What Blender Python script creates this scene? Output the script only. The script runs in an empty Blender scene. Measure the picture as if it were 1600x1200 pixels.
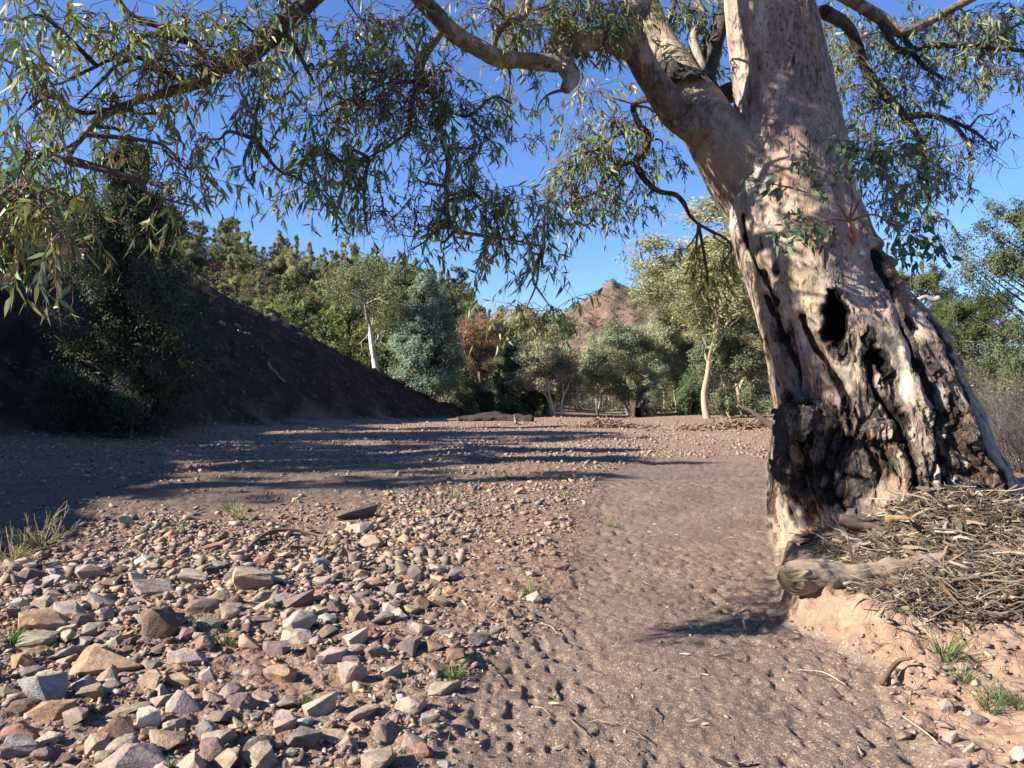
import bpy, bmesh, math, random
import numpy as np
from mathutils import Vector, Matrix

SC = bpy.context.scene
COL = SC.collection
R = math.radians
rng = np.random.default_rng(11)
random.seed(5)

# ------------------------------------------------------------------ camera, sky, sun, exposure
FPX = 1208.0            # focal length in pixels of the 1600 px wide photograph
EYE = 1.6
HOR = 612.0             # horizon row
cam_d = bpy.data.cameras.new("camera")
cam = bpy.data.objects.new("camera", cam_d)
COL.objects.link(cam)
cam_d.sensor_width = 36.0
cam_d.lens = 36.0 * FPX / 1600.0
cam_d.clip_start = 0.05
cam_d.clip_end = 8000
cam.location = (0, 0, EYE)
cam.rotation_euler = (R(90) + math.atan((HOR - 600) / FPX), 0, 0)
SC.camera = cam

SUN_AZ = -107.0         # degrees from +Y towards +X
SUN_EL = 29.5
w = bpy.data.worlds.new("World")
SC.world = w
w.use_nodes = True
nt = w.node_tree
nt.nodes.clear()
sky = nt.nodes.new("ShaderNodeTexSky")
sky.sky_type = 'NISHITA'
sky.sun_disc = False
sky.sun_elevation = R(SUN_EL)
sky.sun_rotation = R(SUN_AZ)
sky.altitude = 500
sky.air_density = 1.0
sky.dust_density = 0.0
sky.ozone_density = 6.0
bg = nt.nodes.new("ShaderNodeBackground")
bg.inputs[1].default_value = 0.067
out = nt.nodes.new("ShaderNodeOutputWorld")
tintn = nt.nodes.new("ShaderNodeMixRGB")
tintn.blend_type = 'MULTIPLY'
tintn.inputs[0].default_value = 1.0
tintn.inputs[2].default_value = (0.93, 1.0, 1.20, 1)
nt.links.new(sky.outputs[0], tintn.inputs[1])
nt.links.new(tintn.outputs[0], bg.inputs[0])
nt.links.new(bg.outputs[0], out.inputs[0])

sd = Vector((math.sin(R(SUN_AZ)) * math.cos(R(SUN_EL)), math.cos(R(SUN_AZ)) * math.cos(R(SUN_EL)), math.sin(R(SUN_EL))))
sun_d = bpy.data.lights.new("sun", 'SUN')
sun_d.energy = 5.0
sun_d.angle = R(0.55)
sun_d.color = (1.0, 0.92, 0.80)
sun = bpy.data.objects.new("sun", sun_d)
COL.objects.link(sun)
sun.rotation_euler = sd.to_track_quat('Z', 'Y').to_euler()
sun.location = sd * 50

SC.view_settings.view_transform = 'Standard'
SC.view_settings.look = 'None'
SC.view_settings.exposure = 1.5
SC.view_settings.gamma = 1.0
SC.render.engine = 'CYCLES'
SC.cycles.max_bounces = 6
SC.cycles.transparent_max_bounces = 4

# ------------------------------------------------------------------ helpers
def vnoise(P, s=0):
    P = np.asarray(P, dtype=np.float64)
    I = np.floor(P).astype(np.int64)
    f = P - I
    u = f * f * f * (f * (f * 6 - 15) + 10)
    def h(dx, dy, dz):
        n = ((I[..., 0] + dx) * 374761393 + (I[..., 1] + dy) * 668265263 + (I[..., 2] + dz) * 1440670441 + s * 974711) & 0xffffffff
        n = ((n ^ (n >> 13)) * 1274126177) & 0xffffffff
        n = n ^ (n >> 16)
        return (n & 0xffffff) / float(0xffffff)
    x, y, z = u[..., 0], u[..., 1], u[..., 2]
    a = h(0, 0, 0) * (1 - x) + h(1, 0, 0) * x
    b = h(0, 1, 0) * (1 - x) + h(1, 1, 0) * x
    c = h(0, 0, 1) * (1 - x) + h(1, 0, 1) * x
    d = h(0, 1, 1) * (1 - x) + h(1, 1, 1) * x
    return ((a * (1 - y) + b * y) * (1 - z) + (c * (1 - y) + d * y) * z) * 2 - 1

def fbm(P, octv=4, gain=0.5, lac=2.03, s=0):
    P = np.asarray(P, dtype=np.float64)
    t = np.zeros(P.shape[:-1]); a = 1.0; n = 0.0
    for o in range(octv):
        t += a * vnoise(P, s + o * 17); n += a; a *= gain; P = P * lac + 3.7
    return t / n

def ridged(P, octv=3, s=0):
    P = np.asarray(P, dtype=np.float64)
    t = np.zeros(P.shape[:-1]); a = 1.0; n = 0.0
    for o in range(octv):
        t += a * (1 - np.abs(vnoise(P, s + o * 13)) * 2); n += a; a *= 0.5; P = P * 2.1 + 5.1
    return t / n

def p3(x, y, z=None):
    x, y = np.broadcast_arrays(np.asarray(x, float), np.asarray(y, float))
    z = np.zeros_like(x) if z is None else np.broadcast_to(z, x.shape)
    return np.stack([x, y, z], -1)

def sstep(x, a, b):
    t = np.clip((np.asarray(x, float) - a) / (b - a), 0, 1)
    return t * t * (3 - 2 * t)

def make_mesh(name, V, F, cols=None, smooth=False, mat=None):
    V = np.asarray(V, np.float32)
    Fs = F if isinstance(F, list) else [F]
    Fs = [np.asarray(f, np.int32) for f in Fs if len(f)]
    loops = np.concatenate([f.ravel() for f in Fs])
    tot = np.concatenate([np.full(len(f), f.shape[1], np.int32) for f in Fs])
    st = np.concatenate([[0], np.cumsum(tot)[:-1]]).astype(np.int32)
    me = bpy.data.meshes.new(name)
    me.vertices.add(len(V)); me.vertices.foreach_set('co', V.ravel())
    me.loops.add(len(loops)); me.loops.foreach_set('vertex_index', loops)
    me.polygons.add(len(tot)); me.polygons.foreach_set('loop_start', st)
    if smooth:
        me.polygons.foreach_set('use_smooth', np.ones(len(tot), bool))
    me.update(calc_edges=True)
    if cols is not None:
        c = np.asarray(cols, np.float32)
        if c.shape[1] == 3:
            c = np.concatenate([c, np.ones((len(c), 1), np.float32)], 1)
        a = me.color_attributes.new('col', 'FLOAT_COLOR', 'POINT')
        a.data.foreach_set('color', c.ravel())
    if mat is not None:
        me.materials.append(mat)
    return me

def link(name, me, parent=None, loc=None):
    o = bpy.data.objects.new(name, me)
    COL.objects.link(o)
    if parent is not None:
        o.parent = parent
    if loc is not None:
        o.location = loc
    return o

def tag(o, label=None, cat=None, group=None, kind=None):
    if label: o['label'] = label
    if cat: o['category'] = cat
    if group: o['group'] = group
    if kind: o['kind'] = kind
    return o

def empty(name, loc=(0, 0, 0)):
    o = bpy.data.objects.new(name, None)
    o.empty_display_size = 0.2
    COL.objects.link(o)
    o.location = loc
    return o

def children(o):
    return [c for c in COL.objects if c.parent == o]

class MB:
    """collects vertices, faces and colours of one mesh"""
    def __init__(s):
        s.V = []; s.F = {}; s.C = []; s.n = 0
    def add(s, V, F, C=(1, 1, 1)):
        V = np.asarray(V, float).reshape(-1, 3)
        Fs = F if isinstance(F, list) else [F]
        for f in Fs:
            f = np.asarray(f)
            if len(f):
                s.F.setdefault(f.shape[1], []).append(f + s.n)
        C = np.asarray(C, float)
        if C.ndim == 1:
            C = np.tile(C, (len(V), 1))
        s.V.append(V); s.C.append(C); s.n += len(V)
    def mesh(s, name, mat, smooth=False):
        return make_mesh(name, np.concatenate(s.V), [np.concatenate(v) for v in s.F.values()], np.concatenate(s.C), smooth, mat)

def catmull(P, R_=None, m=6):
    P = np.asarray(P, float)
    n = len(P)
    Q = np.vstack([2 * P[0] - P[1], P, 2 * P[-1] - P[-2]])
    o = []; t = np.linspace(0, 1, m, endpoint=False)[:, None]
    for i in range(n - 1):
        a, b, c, d = Q[i:i + 4]
        o.append(0.5 * (2 * b + (c - a) * t + (2 * a - 5 * b + 4 * c - d) * t ** 2 + (3 * b - a - 3 * c + d) * t ** 3))
    o.append(P[-1:])
    o = np.concatenate(o)
    if R_ is None:
        return o
    r = np.interp(np.linspace(0, n - 1, len(o)), np.arange(n), R_)
    return o, r

def tube_arrays(P, r, k=6, cap=True):
    P = np.asarray(P, float); m = len(P)
    T = np.gradient(P, axis=0)
    T /= np.linalg.norm(T, axis=1, keepdims=True) + 1e-9
    ref = np.array([0.31, 0.22, 0.93]) if abs(T[:, 2]).mean() < 0.8 else np.array([0.9, 0.3, 0.1])
    U = np.cross(T, ref); U /= np.linalg.norm(U, axis=1, keepdims=True) + 1e-9
    W = np.cross(T, U)
    a = np.linspace(0, 2 * np.pi, k, endpoint=False)
    r = np.broadcast_to(r, (m,))
    V = P[:, None] + r[:, None, None] * (np.cos(a)[None, :, None] * U[:, None] + np.sin(a)[None, :, None] * W[:, None])
    V = V.reshape(-1, 3)
    i = np.arange(m - 1)[:, None] * k; j = np.arange(k)[None]
    j2 = (j + 1) % k
    F = np.stack([i + j, i + j2, i + k + j2, i + k + j], -1).reshape(-1, 4)
    Fs = [F]
    if cap and k > 2:
        Fs.append(np.array([list(range(k))[::-1]])); Fs.append(np.array([[(m - 1) * k + q for q in range(k)]]))
    return V, Fs

def PX(px, py, d):
    """world point seen at photo pixel (px,py) at depth d"""
    return np.array([(px - 800) / FPX * d, d, EYE - (py - HOR) / FPX * d])

def to_px(V):
    V = np.asarray(V, float)
    d = np.maximum(V[..., 1], 0.1)
    return 800 + V[..., 0] / d * FPX, HOR - (V[..., 2] - EYE) / d * FPX

# ------------------------------------------------------------------ materials
class NT:
    def __init__(s, name):
        s.m = bpy.data.materials.new(name); s.m.use_nodes = True
        s.t = s.m.node_tree; s.t.nodes.clear()
    def n(s, typ, ins=None, **kw):
        q = s.t.nodes.new('ShaderNode' + typ)
        for k, v in kw.items(): setattr(q, k, v)
        for k, v in (ins or {}).items():
            if isinstance(v, tuple) and len(v) == 2 and hasattr(v[0], 'outputs'):
                s.t.links.new(v[0].outputs[v[1]], q.inputs[k])
            elif hasattr(v, 'outputs'):
                s.t.links.new(v.outputs[0], q.inputs[k])
            else:
                q.inputs[k].default_value = v
        return q
    def mix(s, fac, a, b, mode='MIX'):
        return s.n('MixRGB', {0: fac, 1: a, 2: b}, blend_type=mode)
    def math(s, op, a, b=0.0, c=None):
        ins = {0: a, 1: b}
        if c is not None: ins[2] = c
        return s.n('Math', ins, operation=op)
    def ramp(s, fac, stops, interp='LINEAR'):
        q = s.n('ValToRGB', {0: fac})
        cr = q.color_ramp; cr.interpolation = interp
        while len(cr.elements) < len(stops): cr.elements.new(0.5)
        for e, (p, c) in zip(cr.elements, stops):
            e.position = p; e.color = (c[0], c[1], c[2], 1) if not isinstance(c, (int, float)) else (c, c, c, 1)
        return q
    def out(s, sh):
        o = s.n('OutputMaterial'); s.t.links.new(sh.outputs[0], o.inputs[0]); return s.m

def col4(c): return (c[0], c[1], c[2], 1.0)

def leaf_material(name, transl=0.3, rough=0.5, spec=0.3, objtint=True):
    q = NT(name)
    a = q.n('Attribute', attribute_name='col')
    c = a
    if objtint:
        oi = q.n('ObjectInfo')
        c = q.mix(1.0, (a, 0), (oi, 'Color'), 'MULTIPLY')
    p = q.n('BsdfPrincipled', {'Base Color': c, 'Roughness': rough, 'Specular IOR Level': spec})
    t = q.n('BsdfTranslucent', {'Color': q.mix(1.0, c, (1.25, 1.2, 0.6, 1), 'MULTIPLY')})
    m = q.n('MixShader', {0: transl, 1: p, 2: t})
    return q.out(m)

def bark_material(name, scale=(14, 14, 5), amount=0.35, bump=0.6, dist=0.01, rough=0.85, tint=False, crack=False):
    q = NT(name)
    a = q.n('Attribute', attribute_name='col')
    tc = q.n('TexCoord')
    mp = q.n('Mapping', {'Vector': (tc, 'Object'), 'Scale': scale})
    n1 = q.n('TexNoise', {'Vector': mp, 'Scale': 1.0, 'Detail': 6.0, 'Roughness': 0.65})
    n2 = q.n('TexNoise', {'Vector': mp, 'Scale': 6.0, 'Detail': 4.0})
    f = q.ramp(n1, [(0.25, 1 - amount), (0.75, 1 + amount * 0.6)])
    c = q.mix(1.0, (a, 0), f, 'MULTIPLY')
    if tint:
        oi = q.n('ObjectInfo'); c = q.mix(1.0, c, (oi, 'Color'), 'MULTIPLY')
    h = q.math('ADD', n1, q.math('MULTIPLY', n2, 0.3))
    if crack:
        lum = q.ramp((a, 0), [(0.04, 1.0), (0.22, 0.0)])
        mp2 = q.n('Mapping', {'Vector': q.mix(0.06, (tc, 'Object'), (n2, 'Color')), 'Scale': (19, 19, 8)})
        vc = q.n('TexVoronoi', {'Vector': mp2, 'Scale': 1.0}, feature='DISTANCE_TO_EDGE')
        vp = q.ramp((vc, 0), [(0.0, 0.0), (0.16, 1.0)])
        n4 = q.n('TexNoise', {'Vector': mp, 'Scale': 4.0, 'Detail': 8.0, 'Roughness': 0.75})
        h = q.math('ADD', h, q.math('MULTIPLY', lum, q.math('ADD', q.math('MULTIPLY', vp, 0.9), q.math('MULTIPLY', n4, 1.5))))
        c = q.mix(q.math('MULTIPLY', lum, 0.6), c, q.mix(1.0, c, q.ramp(n4, [(0.36, 0.25), (0.5, 1.0), (0.62, 3.2)]), 'MULTIPLY'))
        c = q.mix(0.8, c, q.mix(1.0, c, q.ramp(n2, [(0.32, 0.72), (0.66, 1.22)]), 'MULTIPLY'))
    b = q.n('Bump', {'Height': h, 'Strength': bump, 'Distance': dist})
    p = q.n('BsdfPrincipled', {'Base Color': c, 'Roughness': rough, 'Specular IOR Level': 0.2, 'Normal': b})
    return q.out(p)

M = {}
M['leaf_near'] = leaf_material('gum_leaf', 0.24, 0.5, 0.3)
M['leaf_far'] = leaf_material('tree_leaf', 0.38, 0.6, 0.25)
M['bark_near'] = bark_material('gum_bark', (14, 14, 6), 0.30, 0.9, 0.022, crack=True)
M['bark'] = bark_material('tree_bark', (8, 8, 3), 0.3, 0.6, 0.02, tint=True)
M['twig'] = bark_material('twig_bark', (30, 30, 30), 0.3, 0.3, 0.003)
M['wood'] = bark_material('dry_wood', (6, 60, 60), 0.5, 0.9, 0.006)
M['straw'] = bark_material('dry_straw', (40, 40, 40), 0.3, 0.2, 0.002)
M['grass'] = leaf_material('grass_blade', 0.25, 0.5, 0.3)
M['fur'] = bark_material('wallaby_fur', (30, 30, 30), 0.3, 0.3, 0.004)

def stone_material(name, use_obj):
    q = NT(name)
    tc = q.n('TexCoord'); geo = q.n('NewGeometry')
    if use_obj:
        base = (q.n('ObjectInfo'), 'Color')
    else:
        base = (q.n('Attribute', attribute_name='col'), 0)
    n1 = q.n('TexNoise', {'Vector': (geo, 'Position'), 'Scale': 16.0, 'Detail': 6.0, 'Roughness': 0.65})
    n2 = q.n('TexNoise', {'Vector': (geo, 'Position'), 'Scale': 90.0, 'Detail': 4.0, 'Roughness': 0.7})
    mp = q.n('Mapping', {'Vector': (tc, 'Object'), 'Scale': (9, 9, 45), 'Rotation': (0.35, 0.2, 0)})
    n3 = q.n('TexNoise', {'Vector': mp, 'Scale': 1.0, 'Detail': 3.0})
    v1 = q.ramp(n1, [(0.3, 0.62), (0.5, 1.0), (0.75, 1.3)])
    c = q.mix(1.0, base, v1, 'MULTIPLY')
    c = q.mix(q.ramp(n2, [(0.55, 0.0), (0.75, 0.5)]), c, (0.42, 0.33, 0.26, 1))
    c = q.mix(q.ramp(n3, [(0.5, 0.0), (0.68, 0.32)]), c, (0.16, 0.09, 0.065, 1))
    # red dust in the lower crevices of the surface texture
    c = q.mix(q.ramp(n1, [(0.62, 0.0), (0.8, 0.35)]), c, (0.25, 0.14, 0.09, 1))
    h = q.math('ADD', n1, q.math('MULTIPLY', n2, 0.35))
    h = q.math('ADD', h, q.math('MULTIPLY', n3, 0.35))
    b = q.n('Bump', {'Height': h, 'Strength': 0.75, 'Distance': 0.016})
    p = q.n('BsdfPrincipled', {'Base Color': c, 'Roughness': 0.88, 'Specular IOR Level': 0.25, 'Normal': b})
    return q.out(p)
M['stone'] = stone_material('stone', True)
M['stones'] = stone_material('stone_scatter', False)

def ground_material():
    q = NT('creek_ground')
    geo = q.n('NewGeometry'); pos = (geo, 'Position')
    a = q.n('Attribute', attribute_name='col')
    sp = q.n('SeparateColor', {0: (a, 0)})
    # gravel
    v = q.n('TexVoronoi', {'Vector': pos, 'Scale': 24.0})
    v2 = q.n('TexVoronoi', {'Vector': pos, 'Scale': 75.0})
    sv = q.n('SeparateColor', {0: (v, 'Color')}); sv2 = q.n('SeparateColor', {0: (v2, 'Color')})
    pal = [(0.0, (.13, .085, .065)), (.2, (.25, .17, .13)), (.4, (.20, .15, .10)), (.6, (.30, .22, .18)), (.8, (.17, .15, .13)), (.93, (.38, .31, .26))]
    g1 = q.ramp((sv, 0), pal, 'CONSTANT'); g2 = q.ramp((sv2, 0), pal, 'CONSTANT')
    g1 = q.mix(q.ramp((v, 0), [(0.25, 0.0), (0.6, 0.55)]), g1, (.13, .075, .052, 1))
    g2 = q.mix(q.ramp((v2, 0), [(0.25, 0.0), (0.6, 0.45)]), g2, (.13, .075, .052, 1))
    gm = q.n('TexNoise', {'Vector': pos, 'Scale': 3.0, 'Detail': 4.0})
    g = q.mix(q.ramp(gm, [(0.42, 0.0), (0.58, 1.0)]), g1, g2)
    soil_n = q.n('TexNoise', {'Vector': pos, 'Scale': 7.0, 'Detail': 6.0, 'Roughness': 0.7})
    g = q.mix(q.ramp(soil_n, [(0.46, 0.0), (0.62, 0.8)]), g, (.185, .105, .068, 1))
    # sand: coarse brown grit with pale grains
    gr = q.n('TexVoronoi', {'Vector': pos, 'Scale': 330.0}); sgr = q.n('SeparateColor', {0: (gr, 'Color')})
    gr2 = q.n('TexVoronoi', {'Vector': pos, 'Scale': 120.0}); sgr2 = q.n('SeparateColor', {0: (gr2, 'Color')})
    s = q.ramp((sgr, 0), [(0.0, (.112, .077, .060)), (.35, (.172, .120, .092)), (.65, (.215, .153, .119)), (.86, (.248, .186, .148)), (.965, (.37, .29, .235))], 'CONSTANT')
    s = q.mix(q.ramp((sgr2, 1), [(0.90, 0.0), (0.92, 0.75)]), s, (.40, .32, .25, 1))
    ln = q.n('TexNoise', {'Vector': pos, 'Scale': 1.3, 'Detail': 5.0})
    s = q.mix(1.0, s, q.ramp(ln, [(0.3, 0.78), (0.7, 1.16)]), 'MULTIPLY')
    # pale dried mud / dirt of the undercut bank
    dn = q.n('TexNoise', {'Vector': pos, 'Scale': 9.0, 'Detail': 8.0, 'Roughness': 0.7})
    dcol = q.ramp(dn, [(0.3, (.20, .122, .082)), (.5, (.295, .192, .132)), (.72, (.37, .258, .185))])
    # hillside soil: dark brown, darkened further to carry the bank's shade
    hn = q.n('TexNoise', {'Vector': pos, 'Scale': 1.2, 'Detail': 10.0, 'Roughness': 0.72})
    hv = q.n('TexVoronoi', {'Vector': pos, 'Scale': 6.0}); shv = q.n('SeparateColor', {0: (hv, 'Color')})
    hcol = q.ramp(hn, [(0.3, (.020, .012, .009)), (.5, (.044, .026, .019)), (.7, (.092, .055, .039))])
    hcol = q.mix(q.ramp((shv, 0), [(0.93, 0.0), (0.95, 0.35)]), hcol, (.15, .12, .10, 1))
    sy = q.n('SeparateXYZ', {0: pos})
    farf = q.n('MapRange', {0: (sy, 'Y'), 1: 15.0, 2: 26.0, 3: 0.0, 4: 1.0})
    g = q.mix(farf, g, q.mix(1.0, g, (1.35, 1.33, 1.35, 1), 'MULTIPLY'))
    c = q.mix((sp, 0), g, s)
    c = q.mix((sp, 1), c, dcol)
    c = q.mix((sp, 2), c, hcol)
    # relief
    hg = q.math('MULTIPLY', q.math('SUBTRACT', 1.0, (v, 0)), 0.6)
    hg = q.math('ADD', hg, q.math('MULTIPLY', (v2, 0), -0.25))
    hs = q.math('ADD', q.math('MULTIPLY', (gr, 0), -0.12), q.math('MULTIPLY', (gr2, 0), -0.15))
    hs = q.math('ADD', hs, q.math('MULTIPLY', q.n('TexNoise', {'Vector': pos, 'Scale': 26.0, 'Detail': 5.0}), 0.7))
    hd = q.math('MULTIPLY', dn, 1.2)
    cr = q.n('TexVoronoi', {'Vector': q.mix(0.12, pos, (q.n('TexNoise', {'Vector': pos, 'Scale': 8.0, 'Detail': 3.0}), 'Color')), 'Scale': 15.0}, feature='DISTANCE_TO_EDGE')
    hd = q.math('ADD', hd, q.ramp((cr, 0), [(0.0, 0.0), (0.06, 0.22)]))
    hh = q.math('MULTIPLY', hn, 6.0)
    h = q.n('Mix', {0: (sp, 0), 2: hg, 3: hs}); h = q.n('Mix', {0: (sp, 1), 2: h, 3: hd}); h = q.n('Mix', {0: (sp, 2), 2: h, 3: hh})
    b = q.n('Bump', {'Height': h, 'Strength': 0.9, 'Distance': 0.02})
    p = q.n('BsdfPrincipled', {'Base Color': c, 'Roughness': 0.95, 'Specular IOR Level': 0.12, 'Normal': b})
    return q.out(p)
M['ground'] = ground_material()

def mountain_material():
    q = NT('mountain_rock')
    geo = q.n('NewGeometry'); pos = (geo, 'Position')
    mp = q.n('Mapping', {'Vector': pos, 'Scale': (1, 1, 2.2), 'Rotation': (0.3, 0.2, 0)})
    n1 = q.n('TexNoise', {'Vector': mp, 'Scale': 0.05, 'Detail': 9.0, 'Roughness': 0.7})
    c = q.ramp(n1, [(0.3, (.12, .072, .060)), (.5, (.205, .122, .100)), (.7, (.265, .175, .145))])
    n2 = q.n('TexNoise', {'Vector': pos, 'Scale': 0.22, 'Detail': 6.0, 'Roughness': 0.7})
    c = q.mix(q.ramp(n2, [(0.47, 0.0), (0.56, 0.8)]), c, (.12, .115, .075, 1))
    b = q.n('Bump', {'Height': n1, 'Strength': 1.0, 'Distance': 6.0})
    p = q.n('BsdfPrincipled', {'Base Color': c, 'Roughness': 0.95, 'Specular IOR Level': 0.1, 'Normal': b})
    return q.out(p)
M['mountain'] = mountain_material()

# ------------------------------------------------------------------ terrain
FOOT = np.array([(-9, -14), (-10.0, -4), (-11.2, 4), (-12.6, 11), (-14.3, 18), (-14.6, 22), (-12.3, 26.2), (-10.2, 30.4), (-8.2, 35), (-6, 40), (-3.4, 45), (-2.5, 52), (-3.5, 70), (-6, 140)], float)
TOPY = [-14, 0, 8, 15, 22, 26.6, 34, 40, 42.3, 45, 50, 70, 140]
TOPZ = [8, 9.5, 10, 9.4, 8.6, 7.5, 6.6, 4.2, 2.5, 0.7, 0.8, 1.6, 2.0]

def bank(x, y):
    best = np.full(x.shape, 1e9); near = np.zeros(x.shape)
    for a, b in zip(FOOT[:-1], FOOT[1:]):
        d = b - a
        t = np.clip(((x - a[0]) * d[0] + (y - a[1]) * d[1]) / (d @ d), 0, 1)
        dd = np.hypot(x - a[0] - t * d[0], y - a[1] - t * d[1])
        m = dd < best
        best = np.where(m, dd, best); near = np.where(m, a[1] + t * d[1], near)
    fx = np.interp(y, FOOT[:, 1], FOOT[:, 0])
    sd_ = np.where(x < fx, best, -best)
    T = np.interp(near, TOPY, TOPZ)
    return sd_, T

SAND_Y = [-3, 1.5, 3.3, 4.3, 5.25, 6.7, 8.3, 10.3, 15.1, 18.8]
SAND_L = [-0.8, -0.5, -0.27, -0.21, 0.17, 0.5, 0.72, 0.98, 2.0, 3.3]
SAND_RY = [-3, 1.5, 3.3, 3.96, 4.4, 4.9, 5.2, 6.7, 10.3, 16.4, 20]
SAND_R = [1.5, 1.6, 1.77, 1.93, 2.1, 1.98, 1.88, 2.38, 3.45, 5.4, 6.6]

HPX = [-900, 0, 150, 300, 450, 600, 700, 800, 860, 930, 2600]
HMX = [30, 26, 22.5, 19.5, 18.5, 16, 13, 8.5, 3, 0.0, 0.0]

def masks(x, y):
    wob = fbm(p3(x * 2.2, y * 2.2, 3), 3, s=3) * 0.22 + fbm(p3(x * .5, y * .5, 9), 2, s=4) * 0.15
    l = np.interp(y, SAND_Y, SAND_L) + wob * (0.5 + 0.05 * np.abs(y))
    r = np.interp(y, SAND_RY, SAND_R) + wob * 0.35
    sand = sstep(x - l, -0.22, 0.25) * sstep(r - x, -0.05, 0.06) * (1 - sstep(y + wob * 4, 17.0, 19.5))
    # fine grey-brown silt channel on the far side of the gravel bar
    lo = 8.4 + .74 * (x + 5.4) + wob * 3; hi = 14.6 + .55 * (x + 7) + wob * 4
    silt = sstep(y - lo, -0.3, 0.6) * sstep(hi - y, -0.5, 1.2) * (1 - sstep(x, -2.6, -0.8))
    right = sstep(x - r, -0.02, 0.10)
    return sand, silt, right, r, l

def H(x, y, detail=True):
    x = np.asarray(x, float); y = np.asarray(y, float)
    sd_, T = bank(x, y)
    q = np.clip(sd_, 0, None) * 1.2 / np.maximum(T, .01)
    zb = T * (1 - np.clip(1 - q / 1.5, 0, 1) ** 1.5)
    apron = 0.35 * np.exp(-np.clip(-sd_, 0, None) / 1.5) * np.clip(T / 5, 0, 1)
    zb = zb + np.where(sd_ > 0, 0.35 * np.clip(T / 5, 0, 1), apron)
    d = np.hypot(x, y)
    az = 800 + FPX * np.where(y > 0.5, x / np.maximum(y, .5), np.sign(x) * 3)
    az = np.clip(az, -900, 2600)
    hm = np.interp(az, HPX, HMX)
    hm = np.where(y < 8, np.interp(y, [-30, 8], [0, 1]) * hm, hm)
    z = zb + hm * sstep(d, 46, 128) * np.where(d > 130, np.exp(-((d - 130) / 220) ** 2), 1)
    on = sstep(sd_, 0.2, 2.0)
    z = z + on * (fbm(p3(x * .35, y * .35, 1), 4, s=21) * 0.55 + ridged(p3((x * .9 + y * .45) * .2, (x * -.45 + y * .9) * .8, 0), 3, s=31) * 0.45 + fbm(p3(x * 1.6, y * 1.6, 6), 4, s=33) * .22)
    sand, silt, right, r, l = masks(x, y)
    # gravel bar swells gently, sand lies a little lower
    creek = (1 - on)
    z = z + creek * (fbm(p3(x * .25, y * .25, 0), 3, s=41) * 0.10 * sstep(d, 2, 12) + (1 - sand) * 0.035 + (1 - sand) * sstep(y, 14, 30) * 0.02)
    z = z + creek * (1 - right) * 0.02
    # bank on the tree's side
    near_ = (y > 3.6) & (y < 9)
    e = x - r + np.where(near_, ridged(p3(x * 2.6, y * 2.6, 8), 3, 55) * .12 + fbm(p3(x * 7, y * 7, 8), 2, s=56) * .06, 0)
    rise = np.interp(y, [-3, 3.2, 4.3, 4.9, 5.4, 7, 10, 16, 40], [.03, .05, .10, .25, .27, .28, .26, .18, .35])
    steep = np.interp(y, [-3, 4.2, 4.8, 5.3, 8, 14, 40], [1.2, .8, .20, .16, .25, .8, 3])
    zr = rise * sstep(e / steep, -0.05, 1.0) + 0.10 * np.clip(e - .3, 0, 4) * np.interp(y, [3, 5, 8, 20], [.9, .5, .5, .3])
    zr = zr + right * (fbm(p3(x * 3.5, y * 3.5, 5), 4, s=51) * 0.05 + np.where(near_, ridged(p3(x * 5, y * 5, 2), 3, 57) * .035 * np.interp(y, [3.6, 4.4, 5.4, 9], [.2, 1, 1, .2]), 0))
    z = z + zr * sstep(sd_, 0.5, -1.0) * (1 - .85 * sstep(y, 11, 19))
    z = z + 0.35 * sstep(x - r, 5, 12) * (1 - sstep(y, 14, 24))
    if detail:
        n = d < 26
        if n.any():
            xs, ys = x[n], y[n]
            f1 = vnoise(p3(xs * 11, ys * 9.0, 2), 61); f2 = vnoise(p3(xs * 19, ys * 15, 7), 62); f3 = fbm(p3(xs * 17, ys * 17, 7), 2, s=63)
            tr = sstep(vnoise(p3(xs * 1.1, ys * .45, 4), 64), -0.55, 0.25)
            dent = -0.020 * sstep(f1, 0.32, 0.62) * (0.35 + .65 * tr) - 0.017 * sstep(f2, 0.28, 0.56) * (.35 + .65 * tr) + 0.008 * f3
            rough = 0.018 * f3 + 0.012 * f1
            sn = sand[n]
            zz = (dent * sn + rough * (1 - sn)) * creek[n]
            z = z.copy(); z[n] += zz
    return z

def h1(x, y):
    return float(H(np.array([x], float), np.array([y], float), False)[0])

def GP(px, py):
    """ground point under photo pixel"""
    z = 0.0
    for _ in range(12):
        d = (EYE - z) * FPX / max(py - HOR, 4)
        x = (px - 800) / FPX * d
        z = h1(x, d)
    return np.array([x, d, z])

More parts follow.
